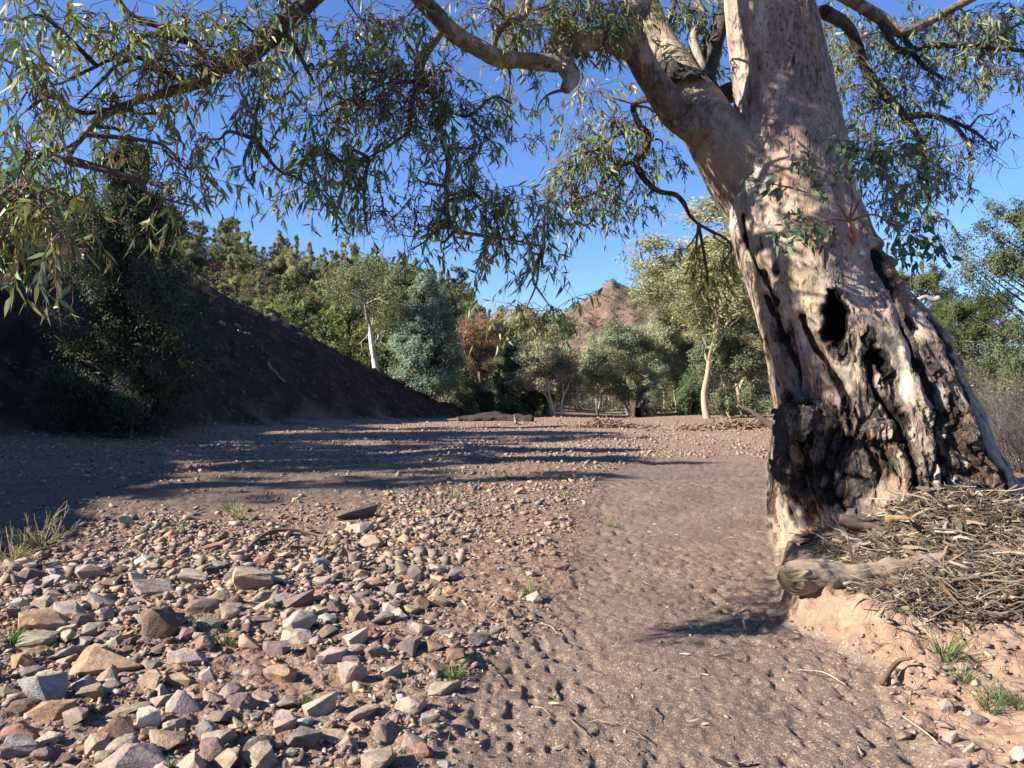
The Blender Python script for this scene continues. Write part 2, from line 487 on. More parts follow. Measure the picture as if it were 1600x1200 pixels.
def build_ground():
    az = np.concatenate([np.linspace(-180, -46, 60, endpoint=False), np.linspace(-46, 46, 640, endpoint=False), np.linspace(46, 180, 60, endpoint=False)])
    rr = [0.25]
    while rr[-1] < 3000:
        k = rr[-1]
        rr.append(k * (1.06 if k < 1.5 else 1.0035 if k < 8 else 1.0055 if k < 14 else 1.010 if k < 55 else 1.03 if k < 200 else 1.09))
    rr = np.array(rr)
    A, D = np.meshgrid(np.radians(az), rr)
    X = np.sin(A) * D; Y = np.cos(A) * D
    Z = H(X.ravel(), Y.ravel()).reshape(X.shape)
    n, k = X.shape
    V = np.stack([X, Y, Z], -1).reshape(-1, 3)
    i = np.arange(n - 1)[:, None] * k; j = np.arange(k)[None]; j2 = (j + 1) % k
    F = np.stack([i + j, i + k + j, i + k + j2, i + j2], -1).reshape(-1, 4)
    V = np.vstack([V, [[0, 0, h1(0, 0)]]])
    c = len(V) - 1
    Ft = np.stack([np.full(k, c), np.arange(k), (np.arange(k) + 1) % k], -1)
    x, y = V[:, 0], V[:, 1]
    sand, silt, right, r, l = masks(x, y)
    sd_, T = bank(x, y)
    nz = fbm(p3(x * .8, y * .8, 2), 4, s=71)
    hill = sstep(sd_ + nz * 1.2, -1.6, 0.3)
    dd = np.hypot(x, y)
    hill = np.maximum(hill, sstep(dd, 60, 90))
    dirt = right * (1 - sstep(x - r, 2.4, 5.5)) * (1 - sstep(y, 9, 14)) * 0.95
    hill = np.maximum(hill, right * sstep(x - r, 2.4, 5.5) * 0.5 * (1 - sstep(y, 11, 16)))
    # bare reddish soil between the stones
    gap = sstep(nz, 0.15, 0.45) * (1 - sand) * 0.4 * (1 - sstep(y, 8, 14))
    sandish = np.maximum(sand, silt * 0.85)
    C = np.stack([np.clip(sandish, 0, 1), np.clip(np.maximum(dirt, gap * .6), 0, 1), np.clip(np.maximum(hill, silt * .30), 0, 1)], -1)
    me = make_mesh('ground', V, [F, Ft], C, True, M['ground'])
    return tag(link('ground', me), 'dry creek bed of stones and brown sand with a dark shade-tinted earth bank', 'ground', kind='structure')
build_ground()

def build_mountain():
    ax = np.linspace(-60, 330, 260); ay = np.linspace(420, 800, 200)
    X, Y = np.meshgrid(ax, ay)
    prof_px = [760, 850, 885, 915, 935, 948, 956, 966, 985, 1016, 1060, 1120, 1200, 1300, 1450, 1600]
    prof_y = [600, 512, 476, 459, 448, 436, 431, 434, 441, 446, 450, 458, 478, 520, 560, 600]
    az = 800 + FPX * X / Y
    D0 = 600.0
    hgt = (HOR - np.interp(az, prof_px, prof_y)) / FPX * D0
    ridge = np.exp(-((np.abs(Y - D0) / 95) ** 1.6))
    Z = hgt * ridge
    Pn = np.stack([X * .02, Y * .02, X * 0], -1)
    Z = Z + (ridged(Pn, 4, 5) - .3) * 11 * np.clip(Z / 25, 0, 1) * (0.35 + 0.65 * sstep(D0 - Y, 5, 60)) + fbm(Pn * 6, 3, s=8) * 1.4 * np.clip(Z / 25, 0, 1)
    Z = Z - 2
    n, k = X.shape
    i = np.arange(n - 1)[:, None] * k; j = np.arange(k - 1)[None]
    F = np.stack([i + j, i + j + 1, i + k + j + 1, i + k + j], -1).reshape(-1, 4)
    me = make_mesh('mountain', np.stack([X, Y, Z], -1).reshape(-1, 3), F, None, False, M['mountain'])
    tag(link('mountain', me), 'reddish rocky mountain peak far beyond the creek', 'mountain', kind='structure')
build_mountain()

# ------------------------------------------------------------------ leaf clouds
def leaf_quads(C, size, asp, rs, droop=0.0, outw=None, face=None):
    """lozenge leaves: centres C, length size, width size*asp"""
    n = len(C)
    a = rs.normal(size=(n, 3)); a[:, 2] -= droop * 1.5
    if outw is not None: a += outw
    if face is not None:
        nn = face / (np.linalg.norm(face, axis=1, keepdims=True) + 1e-9)
        a -= nn * (a * nn).sum(1, keepdims=True)
    a /= np.linalg.norm(a, axis=1, keepdims=True) + 1e-9
    b = np.cross(a, nn if face is not None else rs.normal(size=(n, 3))); b /= np.linalg.norm(b, axis=1, keepdims=True) + 1e-9
    L = (size * .5)[:, None] * a; W = (size * .5 * asp)[:, None] * b
    V = np.stack([C - L, C + W - L * .1, C + L, C - W - L * .1], 1).reshape(-1, 3)
    F = np.arange(n * 4).reshape(n, 4)
    return V, F

def tint(n, base, rs, var=0.25, hue=0.12, warm=None):
    base = np.asarray(base, float)
    k = np.exp(rs.normal(size=(n, 1)) * var)
    c = base * k * (1 + rs.normal(size=(n, 3)) * hue * np.array([1, .5, .8]))
    return np.clip(c, 0.004, .9)

def cypress(seed, h, wd, n_cl, per, base, leaf=0.16, gap=0.0, point=1.0, skirt=0.03, trunk_c=(.10, .075, .06), shell=.25):
    rs = np.random.default_rng(seed)
    tr = MB()
    bend = np.cumsum(rs.normal(size=(7, 2)) * .03 * h / 8, axis=0)
    tp = np.array([[bend[i, 0], bend[i, 1], h * .97 * i / 6] for i in range(7)])
    tp[0] = (0, 0, -0.3)
    P, r = catmull(tp, np.linspace(h * .021, h * .003, 7), 4)
    tr.add(*tube_arrays(P, r, 7), trunk_c)
    ax = lambda t: np.array([np.interp(t, np.linspace(0, 1, 7), tp[:, 0]), np.interp(t, np.linspace(0, 1, 7), tp[:, 1]), t * h])
    Vs, Fs, Cs = MB(), None, None
    k = 0; tries = 0
    nb = max(16, n_cl // 9)
    # limbs carry the clusters
    lob = rs.uniform(.45, 1.25, 40) if shell < .5 else rs.uniform(.88, 1.08, 40)
    while k < nb:
        t = skirt + (1 - skirt) * rs.random() ** 1.15
        phi = rs.random() * 2 * np.pi
        prof = (1 - t) ** point * (0.55 + 0.45 * min(1, t / .22)) + .05
        Rm = wd * .5 * prof * lob[int((phi * 3 + t * 17)) % 40]
        if rs.random() < gap * (0.5 + .5 * math.sin(t * 23 + seed)): continue
        k += 1
        b = ax(t * .92)
        e = b + np.array([math.cos(phi) * Rm, math.sin(phi) * Rm, (0.25 + .45 * t) * Rm + .05 * h * rs.random()])
        if Rm > .3:
            mid = (b + e) / 2 - np.array([0, 0, .06 * Rm])
            tr.add(*tube_arrays(np.array([b - [0, 0, .15 * Rm], mid, e]), np.array([.035, .02, .008]) * h / 8, 4), trunk_c)
        m = max(3, int(n_cl / nb))
        for _ in range(m):
            s = rs.random() ** .6
            c = b + (e - b) * (shell + (1.05 - shell) * s) + rs.normal(size=3) * np.array([.16, .16, .13]) * (.35 + Rm * .32)
            rad = (.16 + .20 * rs.random()) * (h / 8) ** .5 * (0.55 + .6 * (1 - t))
            pts = c + rs.normal(size=(per, 3)) * rad * np.array([.6, .6, .62])
            ow = (pts - ax(t)); ow /= np.linalg.norm(ow, axis=1, keepdims=True) + 1e-6
            fc_ = ow * .75 + (pts - c) / rad * .35 + rs.normal(size=(per, 3)) * .42 + np.array([0, 0, .25])
            V, F = leaf_quads(pts, leaf * rs.uniform(.6, 1.4, per), .5, rs, -.35, ow * .8, fc_)
            cc = tint(1, base, rs, .20, .08)[0]
            cl = np.repeat(tint(per, cc, rs, .18, .06), 4, 0)
            Vs.add(V, F, cl)
    return tr, Vs

def gum(seed, h, wd, trunks=1, base=(.10, .115, .065), bark=(.42, .36, .28), leaf=.22, per=55, lv=4, clear=.35, droop=.35, crot=.55, low=False, clump=.75, thick=.022, wander=.22, side=.75):
    rs = np.random.default_rng(seed)
    tr = MB(); lf = MB(); tips = []
    def seg(p, d, L, r0, dep):
        pts = [p]; dd = d.copy()
        nseg = 4
        for i in range(nseg):
            dd = dd + rs.normal(size=3) * (wander if dep < 2 else .22); dd[2] += .06
            dd /= np.linalg.norm(dd); pts.append(pts[-1] + dd * L / nseg)
        r1 = r0 * (.62 if dep < lv else .4)
        P, r = catmull(np.array(pts), np.linspace(r0, r1, nseg + 1), 2)
        tr.add(*tube_arrays(P, r, 8 if dep < 2 else 5, False), np.array(bark) * (1 if dep < 2 else .62))
        if dep >= lv - 1:
            tips.append((pts[-1], dep)); tips.append((pts[-2], dep))
        if 0 < dep < lv and rs.random() < side:
            ph = rs.random() * 6.28; u = np.cross(dd, [.3, .5, .8]); u /= np.linalg.norm(u); v = np.cross(dd, u)
            nd = dd * .45 + (u * math.cos(ph) + v * math.sin(ph)); nd /= np.linalg.norm(nd)
            seg(pts[rs.integers(1, 4)], nd, L * rs.uniform(.45, .8), r0 * .45, min(lv, dep + 1 + int(rs.random() < .4)))
        if dep < lv:
            nc = 2 if rs.random() < .75 else 3
            ph0 = rs.random() * 6.28
            for c in range(nc):
                ph = ph0 + c * 6.28 / nc + rs.normal() * .4
                sp = crot * rs.uniform(.6, 1.3)
                u = np.cross(dd, [.3, .5, .8]); u /= np.linalg.norm(u); v = np.cross(dd, u)
                nd = dd * math.cos(sp) + (u * math.cos(ph) + v * math.sin(ph)) * math.sin(sp)
                nd[:2] *= wd / h * 1.5
                nd /= np.linalg.norm(nd)
                seg(pts[-1], nd, L * rs.uniform(.6, .85), r1 * .85, dep + 1)
    for t in range(trunks):
        a = rs.random() * 6.28
        off = np.array([math.cos(a), math.sin(a), 0]) * (.0 if trunks == 1 else .25)
        d = np.array([math.cos(a) * .7 * wander, math.sin(a) * .7 * wander, 1.0])
        if trunks > 1: d[:2] *= 2
        seg(off + np.array([0, 0, -.2]), d / np.linalg.norm(d), h * clear * rs.uniform(.85, 1.15), h * thick * (1 if trunks == 1 else .75), 0)
    T = np.array([t[0] for t in tips])
    hi = T[:, 2].max(); s = (h * .94) / hi
    sx = wd / max(.1, np.percentile(np.abs(T[:, :2]), 96) * 2 + .6)
    S = np.array([sx, sx, s])
    for i in range(len(tr.V)): tr.V[i] = tr.V[i] * S
    T = T * S
    if low:
        z0, z1 = T[:, 2].min(), T[:, 2].max()
        T[:, 2] = h * low + (T[:, 2] - z0) / (z1 - z0) * h * (.96 - low)
        T[:, :2] *= 1.0 + .15 * rs.normal(size=(len(T), 2))
    for c in T:
        rad = clump * rs.uniform(.6, 1.25) * (h / 8) ** .5
        n = int(per * rs.uniform(.6, 1.3))
        u = rs.normal(size=(n, 3)); u /= np.linalg.norm(u, axis=1, keepdims=True)
        pts = c + u * (rs.random((n, 1)) ** .45) * rad * np.array([1, 1, .62]) + np.array([0, 0, -.1])
        oc = pts * np.array([1, 1, 0]); oc /= np.linalg.norm(oc, axis=1, keepdims=True) + .3
        V, F = leaf_quads(pts, leaf * rs.uniform(.6, 1.4, n), .32, rs, droop, None, oc * .55 + u * .6 + rs.normal(size=(n, 3)) * .42 + np.array([0, 0, .2]))
        cc = tint(1, base, rs, .16, .07)[0]
        lf.add(V, F, np.repeat(tint(n, cc, rs, .22, .08), 4, 0))
    return tr, lf

def bare(seed, h, wd, n=26, c=(.16, .13, .115), lv=4, r=.02):
    rs = np.random.default_rng(seed); tr = MB()
    def seg(p, d, L, r0, dep):
        pts = [p]; dd = d.copy()
        for i in range(3):
            dd = dd + rs.normal(size=3) * .2; dd /= np.linalg.norm(dd); pts.append(pts[-1] + dd * L / 3)
        tr.add(*tube_arrays(np.array(pts), np.linspace(r0, r0 * .55, 4), 4, False), tint(1, c, rs, .2, .04)[0])
        if dep < lv:
            for _ in range(2 if rs.random() < .5 else 3):
                nd = dd + rs.normal(size=3) * .5; nd[2] += .1; nd /= np.linalg.norm(nd)
                seg(pts[rs.integers(1, 4)], nd, L * rs.uniform(.55, .85), r0 * .55, dep + 1)
    for i in range(n):
        a = rs.random() * 6.28
        d = np.array([math.cos(a) * wd / h * .7, math.sin(a) * wd / h * .7, 1.]); d /= np.linalg.norm(d)
        seg(np.array([math.cos(a), math.sin(a), 0]) * .06 * wd - np.array([0, 0, .1]), d, h * .42, r, 0)
    return tr

PROTO = {}
def tree_proto(key, mbs, names, mats):
    PROTO[key] = [(nm, mb.mesh(nm, mt, nm in ('trunk', 'stems'))) for nm, mb, mt in zip(names, mbs, mats)]

def place_tree(key, name, x, y, scale=1.0, rot=0.0, label='', cat='tree', group=None, color=(1, 1, 1), dz=0.0, sx=None):
    root = empty(name, (x, y, h1(x, y) + dz))
    root.rotation_euler = (0, 0, rot)
    root.scale = (sx or scale, sx or scale, scale)
    tag(root, label, cat, group)
    for nm, me in PROTO[key]:
        o = link(nm, me, root)
        o.color = (1, 1, 1, 1) if nm in ('trunk', 'stems') else (color[0], color[1], color[2], 1)
    return root

TC = ['trunk', 'crown']; TM = [M['bark'], M['leaf_far']]
#exec-trees
tree_proto('cyp_blue', cypress(1, 7.8, 4.9, 1900, 46, (.200, .265, .205), .11, .0, .85, .02, shell=.55), TC, TM)
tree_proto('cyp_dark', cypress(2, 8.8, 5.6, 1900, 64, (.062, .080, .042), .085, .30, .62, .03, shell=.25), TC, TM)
tree_proto('cyp_small', cypress(3, 4.2, 2.9, 520, 38, (.050, .090, .050), .11, .05, .8, .03), TC, TM)
for i in range(4):
    tree_proto('cyp_hill%d' % i, cypress(10 + i, 8, [4.6, 3.8, 5.4, 4.2][i], 330, 62, [(.215, .240, .130), (.230, .250, .125), (.190, .222, .120), (.235, .250, .140)][i], .145, .35, [.6, .75, .5, .9][i], .10), TC, TM)
for i in range(3):
    tree_proto('cyp_mid%d' % i, cypress(20 + i, 7, [4.6, 5.2, 4.2][i], 380, 32, [(.165, .190, .082), (.185, .208, .096), (.145, .172, .078)][i], .15, .35, [.5, .4, .6][i], .12), TC, TM)
for i in range(4):
    tree_proto('gum_far%d' % i, gum(40 + i, 8, 6.5, [3, 2, 3, 1][i], [(.285, .295, .200), (.260, .275, .180), (.300, .305, .215), (.245, .268, .165)][i], per=56, lv=5, clear=.13, clump=.66, leaf=.18, low=.16, thick=.016), TC, TM)
tree_proto('cyp_near', cypress(33, 7, 5.4, 900, 70, (.115, .130, .058), .075, .25, .4, .06), TC, TM)
tree_proto('gum_tall', gum(51, 12.6, 8.6, 1, (.275, .275, .160), (.38, .29, .215), per=52, lv=6, clear=.26, clump=.52, leaf=.165, crot=.52, wander=.13, side=.85, thick=.0095), TC, TM)
tree_proto('gum_white', gum(55, 9.5, 7, 1, (.15, .165, .075), (.62, .58, .52), per=30, lv=5, clear=.27, clump=.6, leaf=.17, crot=.55, thick=.037, wander=.045), TC, TM)
tree_proto('gum_twin', gum(58, 7.6, 5.2, 2, (.14, .165, .10), (.42, .28, .19), per=60, lv=5, clear=.26, clump=.62, leaf=.18), TC, TM)
tree_proto('dead', gum(60, 6.8, 4.6, 1, (.245, .145, .10), (.15, .11, .09), per=42, lv=5, clear=.2, clump=.55, leaf=.13, droop=0, crot=.5), TC, TM)
for i in range(2):
    tree_proto('shrub%d' % i, gum(70 + i, 2.4, 2.8, 4, [(.125, .142, .080), (.165, .175, .118)][i], (.2, .16, .13), per=110, lv=3, clear=.12, clump=.8, leaf=.12), ['stems', 'foliage'], TM)
tree_proto('grey_bush', [bare(80, 2.0, 2.6, 60, (.27, .225, .20), 4, .014)], ['stems'], [M['bark']])
tree_proto('bare_shrub', [bare(81, 3.2, 3.2, 26, (.10, .083, .075), 5, .02)], ['stems'], [M['bark']])

def at(px, d):
    return (px - 800) / FPX * d, d

# trees one can tell apart
def T(key, px, d, sc, label, rot=None, name='tree', color=(1, 1, 1), cat='tree', dz=0, group=None, sx=None):
    x, y = at(px, d)
    return place_tree(key, name, x, y, sc, random.random() * 6.28 if rot is None else rot, label, cat, group, color, dz, sx)

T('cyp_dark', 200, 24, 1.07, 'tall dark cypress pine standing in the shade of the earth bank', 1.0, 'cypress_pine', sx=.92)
T('cyp_blue', 664, 45.5, 1.0, 'dense blue-green cypress pine beside the white gum trunk', .4, 'cypress_pine')
T('cyp_small', 800, 47, 1.03, 'small dark green cypress pine beside the fallen log', .4, 'cypress_pine')
T('dead', 757, 53, 1.05, 'rusty brown dying tree between the blue-green and small dark cypresses', 2., 'dying_tree')
T('gum_white', 592, 46.5, 1.0, 'white-trunked gum leaning open branches above the bank crest', 2.2, 'gum_tree')
T('gum_tall', 1106, 43, 1.0, 'tall pale-trunked gum rising beside the driftwood pile', 1.2, 'gum_tree', sx=1.75)
T('gum_twin', 1165, 45, .92, 'twin-stemmed gum with orange bark behind the driftwood pile', .5, 'gum_tree')
T('gum_far0', 868, 47, .74, 'grey-green gum with thin stems just behind the fallen log end', 0., 'gum_tree', (1.05, 1.0, 1.0))
T('gum_far1', 930, 50, .82, 'leafy grey gum on thick paired stems in the middle of the row', 1., 'gum_tree')
T('gum_far2', 990, 52, .78, 'rounded gum standing behind the burnt hollow stump', 2., 'gum_tree', (.85, .95, .9))
T('shrub1', 1022, 49, .85, 'low round grey-green bush beside the burnt hollow stump', 0, 'bush', cat='bush')
T('shrub0', 1078, 50, 1.25, 'bright green shrub beside the tall pale gum trunk', 0, 'bush', (.75, .95, .75), cat='bush')
T('shrub0', 838, 49, .9, 'low green bush between the small dark cypress and the gums', 2, 'bush', (.7, 1.0, .7), cat='bush')
T('shrub0', 1135, 47, .7, 'dull olive bush between the tall gum and the twin-stemmed gum', 3, 'bush', (1.1, 1.1, .9), cat='bush')
T('gum_far3', 900, 68, .85, 'gum crown showing below the mountain slope', 1, 'gum_tree', (1.1, 1.05, 1))
T('gum_far1', 960, 72, .8, 'pale olive gum directly beneath the mountain peak', 3, 'gum_tree', (1.15, 1.1, .95))
T('gum_far2', 1048, 66, 1.0, 'big pale gum behind the tall gum with dead white limbs', 4, 'gum_tree', (1.1, 1.08, .9))
T('gum_far0', 1150, 62, 1.25, 'dense gum crown filling the space beside the giant trunk', 5, 'gum_tree', (1, 1, .92))
T('gum_far3', 1205, 58, 1.1, 'shady gum seen against the edge of the giant trunk', 2, 'gum_tree', (.9, .95, .9))
T('gum_far1', 1095, 80, 1.3, 'distant gum crown behind the tall pale-trunked gum', .3, 'gum_tree', (1.1, 1.1, 1))
T('gum_far2', 845, 60, 1.0, 'grey gum crown between the rusty tree and the gum row', 1.3, 'gum_tree', (.95, 1, .95))
T('gum_far0', 1012, 58, .82, 'broad grey-green gum rising behind the burnt stump', 2.3, 'gum_tree', (1.05, 1.05, 1))
T('gum_far1', 1060, 56, .95, 'leaning gum crown close behind the tall pale gum', 4.3, 'gum_tree', (1, 1, .95))
T('gum_far3', 1125, 54, .9, 'leafy gum filling the space below the tall gum crown', 5.3, 'gum_tree', (.95, 1.02, .95))
T('gum_tall', 1150, 52, .98, 'tall gum half hidden by the giant trunk edge', 5.1, 'gum_tree', (.9, .95, .95), sx=1.3)
T('gum_tall', 1100, 66, .95, 'far tall gum close behind the tall pale-trunked one', .9, 'gum_tree', (.95, .98, .9))
T('cyp_mid0', 1000, 60, .75, 'dark cypress half hidden among the grey gums', 1, 'cypress_pine', (.8, .9, .9))
# trees along the spur above the dark bank
T('cyp_mid0', 400, 50, .80, 'olive cypress just behind the leafless grey bush on the bank crest', .2, 'cypress_pine')
T('cyp_mid1', 432, 50, .85, 'broad pale green cypress with forked dark trunk on the bank crest', 1.2, 'cypress_pine', (1.1, 1.1, 1.1))
T('cyp_mid2', 478, 51, .98, 'slim straight-trunked cypress on the bank crest', 2.2, 'cypress_pine')
T('cyp_mid0', 455, 58, 1.1, 'dark-stemmed olive cypress behind the slim straight one', 2.8, 'cypress_pine')
T('cyp_mid1', 512, 60, 1.05, 'bright yellow-green cypress between darker ones', 3.2, 'cypress_pine', (1.25, 1.35, .8))
T('cyp_mid0', 545, 52, 1.22, 'tall drooping olive cypress beside the white gum', 4.2, 'cypress_pine')
T('cyp_mid2', 515, 49, .7, 'small bushy cypress at the crest below the yellow-green one', 5.2, 'cypress_pine')
T('cyp_mid1', 570, 51, .75, 'low spreading cypress at the foot of the white gum', .2, 'cypress_pine', (1, 1, .9))
T('cyp_mid2', 625, 56, 1.3, 'dark cypress filling the gap behind the white gum', 1.5, 'cypress_pine', (.75, .8, .8))
T('cyp_mid0', 700, 58, 1.0, 'dark cypress behind the shoulder of the blue-green one', 2.5, 'cypress_pine', (.7, .75, .8))
T('grey_bush', 368, 45, .92, 'leafless grey bush on the crest of the dark bank', 0, 'bush', cat='bush', sx=.8)
T('cyp_hill3', 357, 52, .80, 'thin young cypress with bare lower trunk on the bank crest', 1, 'cypress_pine')
T('cyp_mid1', 318, 50, .62, 'small rounded green cypress above the shaded slope', 1, 'cypress_pine')
T('shrub0', 725, 49, .9, 'low scrubby bush at the toe of the dark bank', 1, 'bush', (.8, .8, .7), cat='bush')
T('shrub0', 762, 48.5, .7, 'dark low shrub behind the fallen log', 4, 'bush', (.6, .75, .6), cat='bush')
# beyond the giant gum
T('cyp_near', 1440, 27, .82, 'broad olive cypress seen past the giant trunk edge', 1, 'cypress_pine', (1.05, 1.05, .9))
T('cyp_near', 1500, 24, .60, 'dense mid-green tree behind the leafless shrub', 2, 'cypress_pine', (.9, 1., .95))
T('cyp_near', 1618, 22, 1.0, 'dark cypress whose boughs reach in at the picture edge', 3, 'cypress_pine', (.85, .95, 1.0))
T('cyp_near', 1545, 33, .80, 'dim green tree far behind the leafless shrub', 3, 'cypress_pine', (.9, 1, .9))
T('gum_far2', 1400, 40, .7, 'grey gum crown hidden mostly by the giant trunk', 3, 'gum_tree')
T('shrub1', 1530, 20, 1.0, 'dry grey shrub at the base of the dense mid-green tree', 1, 'bush', (1.1, .95, .85), cat='bush')
T('bare_shrub', 1555, 12.5, .62, 'leafless dark shrub just behind the roots of the giant gum', 1, 'bush', cat='bush')
T('bare_shrub', 1600, 11, .55, 'leafless twiggy shrub at the picture edge behind the giant gum', 2.4, 'bush', cat='bush')
T('bare_shrub', 1590, 17, .9, 'pale leafless shrub in front of the dark cypress boughs', 3.4, 'bush', cat='bush')

T('bare_shrub', 120, 24, .45, 'dead twiggy scrub at the shaded toe of the bank beside the dark cypress', .5, 'bush', cat='bush')
T('bare_shrub', 255, 25, .38, 'small dead scrub on the shaded toe of the bank', 1.5, 'bush', cat='bush')
T('bare_shrub', 40, 25, .5, 'dead grey scrub low on the bank at the picture edge', 2.5, 'bush', cat='bush')
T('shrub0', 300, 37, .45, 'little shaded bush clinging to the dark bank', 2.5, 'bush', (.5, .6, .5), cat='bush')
# forest on the hillside
def hill_forest():
    rs = np.random.default_rng(99)
    pts = []
    tries = 0
    while len(pts) < 268 and tries < 20000:
        tries += 1
        px = rs.uniform(120, 850) if rs.random() < .85 else rs.uniform(-40, 120); d = 62 + 80 * rs.random() ** .75
        x, y = at(px, d)
        if px > 560 and d < 64: continue
        if np.interp(px, HPX, HMX) < 3 and d > 80: continue
        if 388 < px < 436 and 84 < d < 106: continue
        if min([1e9] + [math.hypot(x - a, y - b) for a, b in pts]) < 2.3: continue
        pts.append((x, y))
    for x, y in pts:
        d = math.hypot(x, y); px = 800 + FPX * x / y
        k = rs.integers(0, 4)
        sc = rs.uniform(.40, .80)
        if d > 118: kind = 'on the hillside skyline'
        elif d > 85: kind = 'high on the hillside'
        else: kind = 'low on the hillside'
        shade = ['olive', 'yellowish green', 'dark green', 'pale olive'][k]
        size = 'tall' if sc > .68 else 'short' if sc < .52 else 'mid-sized'
        ref = ('above the shaded dark cypress' if px < 290 else 'above the leafless grey bush' if px < 400 else 'above the bank-crest cypresses' if px < 530 else 'behind the white gum' if px < 640 else 'behind the blue-green cypress' if px < 720 else 'behind the rusty dying tree')
        v = rs.uniform(.8, 1.15)
        cc = (v * rs.uniform(.9, 1.15), v, v * rs.uniform(.85, 1.1))
        key = 'cyp_hill%d' % k
        place_tree(key, 'cypress_pine', x, y, sc, rs.random() * 6.28, '%s %s cypress pine %s %s' % (size, shade, kind, ref), 'tree', 'cypress pines covering the hillside', cc)
hill_forest()

# trees on the bank outside the picture that throw the streaks of shade on the creek bed
def shade_trees():
    spots = [(-24, 10.5, .75), (-21.5, 13.5, .85), (-25, 18, 1.0), (-22, 22, .95), (-19, 26, .55), (-27, 25, 1.05), (-23, 6.5, .6), (-28, 14, .9), (-17.5, 11.6, .95), (-18.2, 14.6, 1.0), (-17.0, 16.5, .8)]
    words = ['first', 'second']
    labs = ['cypress pine on top of the earth bank outside the view', ] * 8
    for i, (x, y, s) in enumerate(spots):
        place_tree('cyp_hill%d' % (i % 4), 'cypress_pine', x, y, s, i * 1.3, 'cypress pine on the high bank beyond the picture edge', 'tree', 'cypress pines on the high bank', (.9, .95, 1))
shade_trees()

def mountain_scrub():
    rs = np.random.default_rng(123)
    mb = MB()
    dg = bpy.data.objects['mountain'].data
    V = np.empty(len(dg.vertices) * 3, np.float32); dg.vertices.foreach_get('co', V); V = V.reshape(-1, 3)
    ok = V[(V[:, 2] > 12) & (V[:, 1] < 612)]
    c = ok[rs.integers(0, len(ok), 3600)] + rs.normal(size=(3600, 3)) * [1.5, 1.5, .2]
    for p in c:
        s = rs.uniform(.4, 1.5)
        q = p + rs.normal(size=(14, 3)) * s * [.6, .6, .4] + [0, 0, s * .5]
        Vq, F = leaf_quads(q, s * rs.uniform(.5, 1, 14), .7, rs)
        mb.add(Vq, F, np.repeat(tint(14, (.085, .095, .05), rs, .2, .1), 4, 0))
    tag(link('scrub', mb.mesh('scrub', M['leaf_far'])), 'scattered grey-green scrub dotting the rocky mountain', 'scrub', kind='stuff')
mountain_scrub()
def undergrowth():
    rs = np.random.default_rng(202); mb = MB()
    for i in range(340):
        px = rs.uniform(640, 1240); d = rs.uniform(50, 84)
        if rs.random() < .25: px, d = rs.uniform(690, 850), rs.uniform(47.5, 54)
        x, y = at(px, d); z = h1(x, y); s = rs.uniform(.5, 1.3)
        n = 110
        q = np.array([x, y, z + s * .4]) + rs.normal(size=(n, 3)) * s * np.array([.55, .4, .33])
        V, F = leaf_quads(q, rs.uniform(.10, .24, n), .4, rs)
        g = [(.19, .205, .115), (.23, .235, .15), (.16, .185, .10), (.26, .21, .15)][rs.integers(0, 4)]
        mb.add(V, F, np.repeat(tint(n, g, rs, .25, .08), 4, 0))
    tag(link('undergrowth', mb.mesh('undergrowth', M['leaf_far'])), 'low scrubby undergrowth beneath the far gums', 'undergrowth', kind='stuff')
undergrowth()
def hillside_scrub():
    rs = np.random.default_rng(212); mb = MB(); k = 0
    while k < 620:
        px = rs.uniform(230, 850); d = 50 + 85 * rs.random() ** .8
        if px > 560 and d < 58: continue
        x, y = at(px, d); z = h1(x, y); s = rs.uniform(.5, 1.5); k += 1
        n = 70
        c = np.array([x, y, z + s * .55])
        q = c + rs.normal(size=(n, 3)) * s * np.array([.5, .5, .5])
        V, F = leaf_quads(q, rs.uniform(.14, .32, n), .5, rs, -.2, None, (q - c) / s + rs.normal(size=(n, 3)) * .5)
        g = [(.17, .19, .10), (.20, .215, .12), (.14, .17, .09), (.24, .20, .15)][rs.integers(0, 4)]
        mb.add(V, F, np.repeat(tint(n, g, rs, .22, .08), 4, 0))
    tag(link('hillside_scrub', mb.mesh('hillside_scrub', M['leaf_far'])), 'scrub filling the gaps between the cypress pines on the hillside', 'scrub', kind='stuff')
hillside_scrub()
#exec-trunk
# ------------------------------------------------------------------ the giant river gum
EDGE = np.array([  # photo row, outline columns of the trunk
    (-420, 1108, 1222), (-250, 1116, 1238), (-100, 1127, 1260), (0, 1134, 1276), (100, 1141, 1300), (200, 1149, 1320), (260, 1146, 1331), (300, 1133, 1344), (350, 1139, 1362), (400, 1152, 1386),
    (450, 1168, 1418), (500, 1179, 1450), (550, 1188, 1480), (600, 1196, 1504), (650, 1205, 1527), (700, 1205, 1552), (750, 1208, 1578),
    (800, 1215, 1610), (850, 1234, 1652), (890, 1244, 1690), (960, 1238, 1730)], float)
DT = 8.15

def trunk_rows():
    aL = np.arctan((EDGE[:, 1] - 800) / FPX); aR = np.arctan((EDGE[:, 2] - 800) / FPX)
    hw = (aR - aL) / 2; ph = (aR + aL) / 2
    r = DT * np.sin(hw) * np.sqrt(1 - 0 * hw)
    cx = DT * np.sin(ph); cy = DT * np.cos(ph)
    z = EYE + (HOR - EDGE[:, 0]) / FPX * cy
    o = np.argsort(z)
    return z[o], cx[o], cy[o], r[o]
TZ, TX, TY, TR = trunk_rows()

def seg_dist(px, py, poly):
    best = np.full(px.shape, 1e9)
    for (a, b), (c, d) in zip(poly[:-1], poly[1:]):
        ex, ey = c - a, d - b
        t = np.clip(((px - a) * ex + (py - b) * ey) / (ex * ex + ey * ey), 0, 1)
        best = np.minimum(best, np.hypot(px - a - t * ex, py - b - t * ey))
    return best

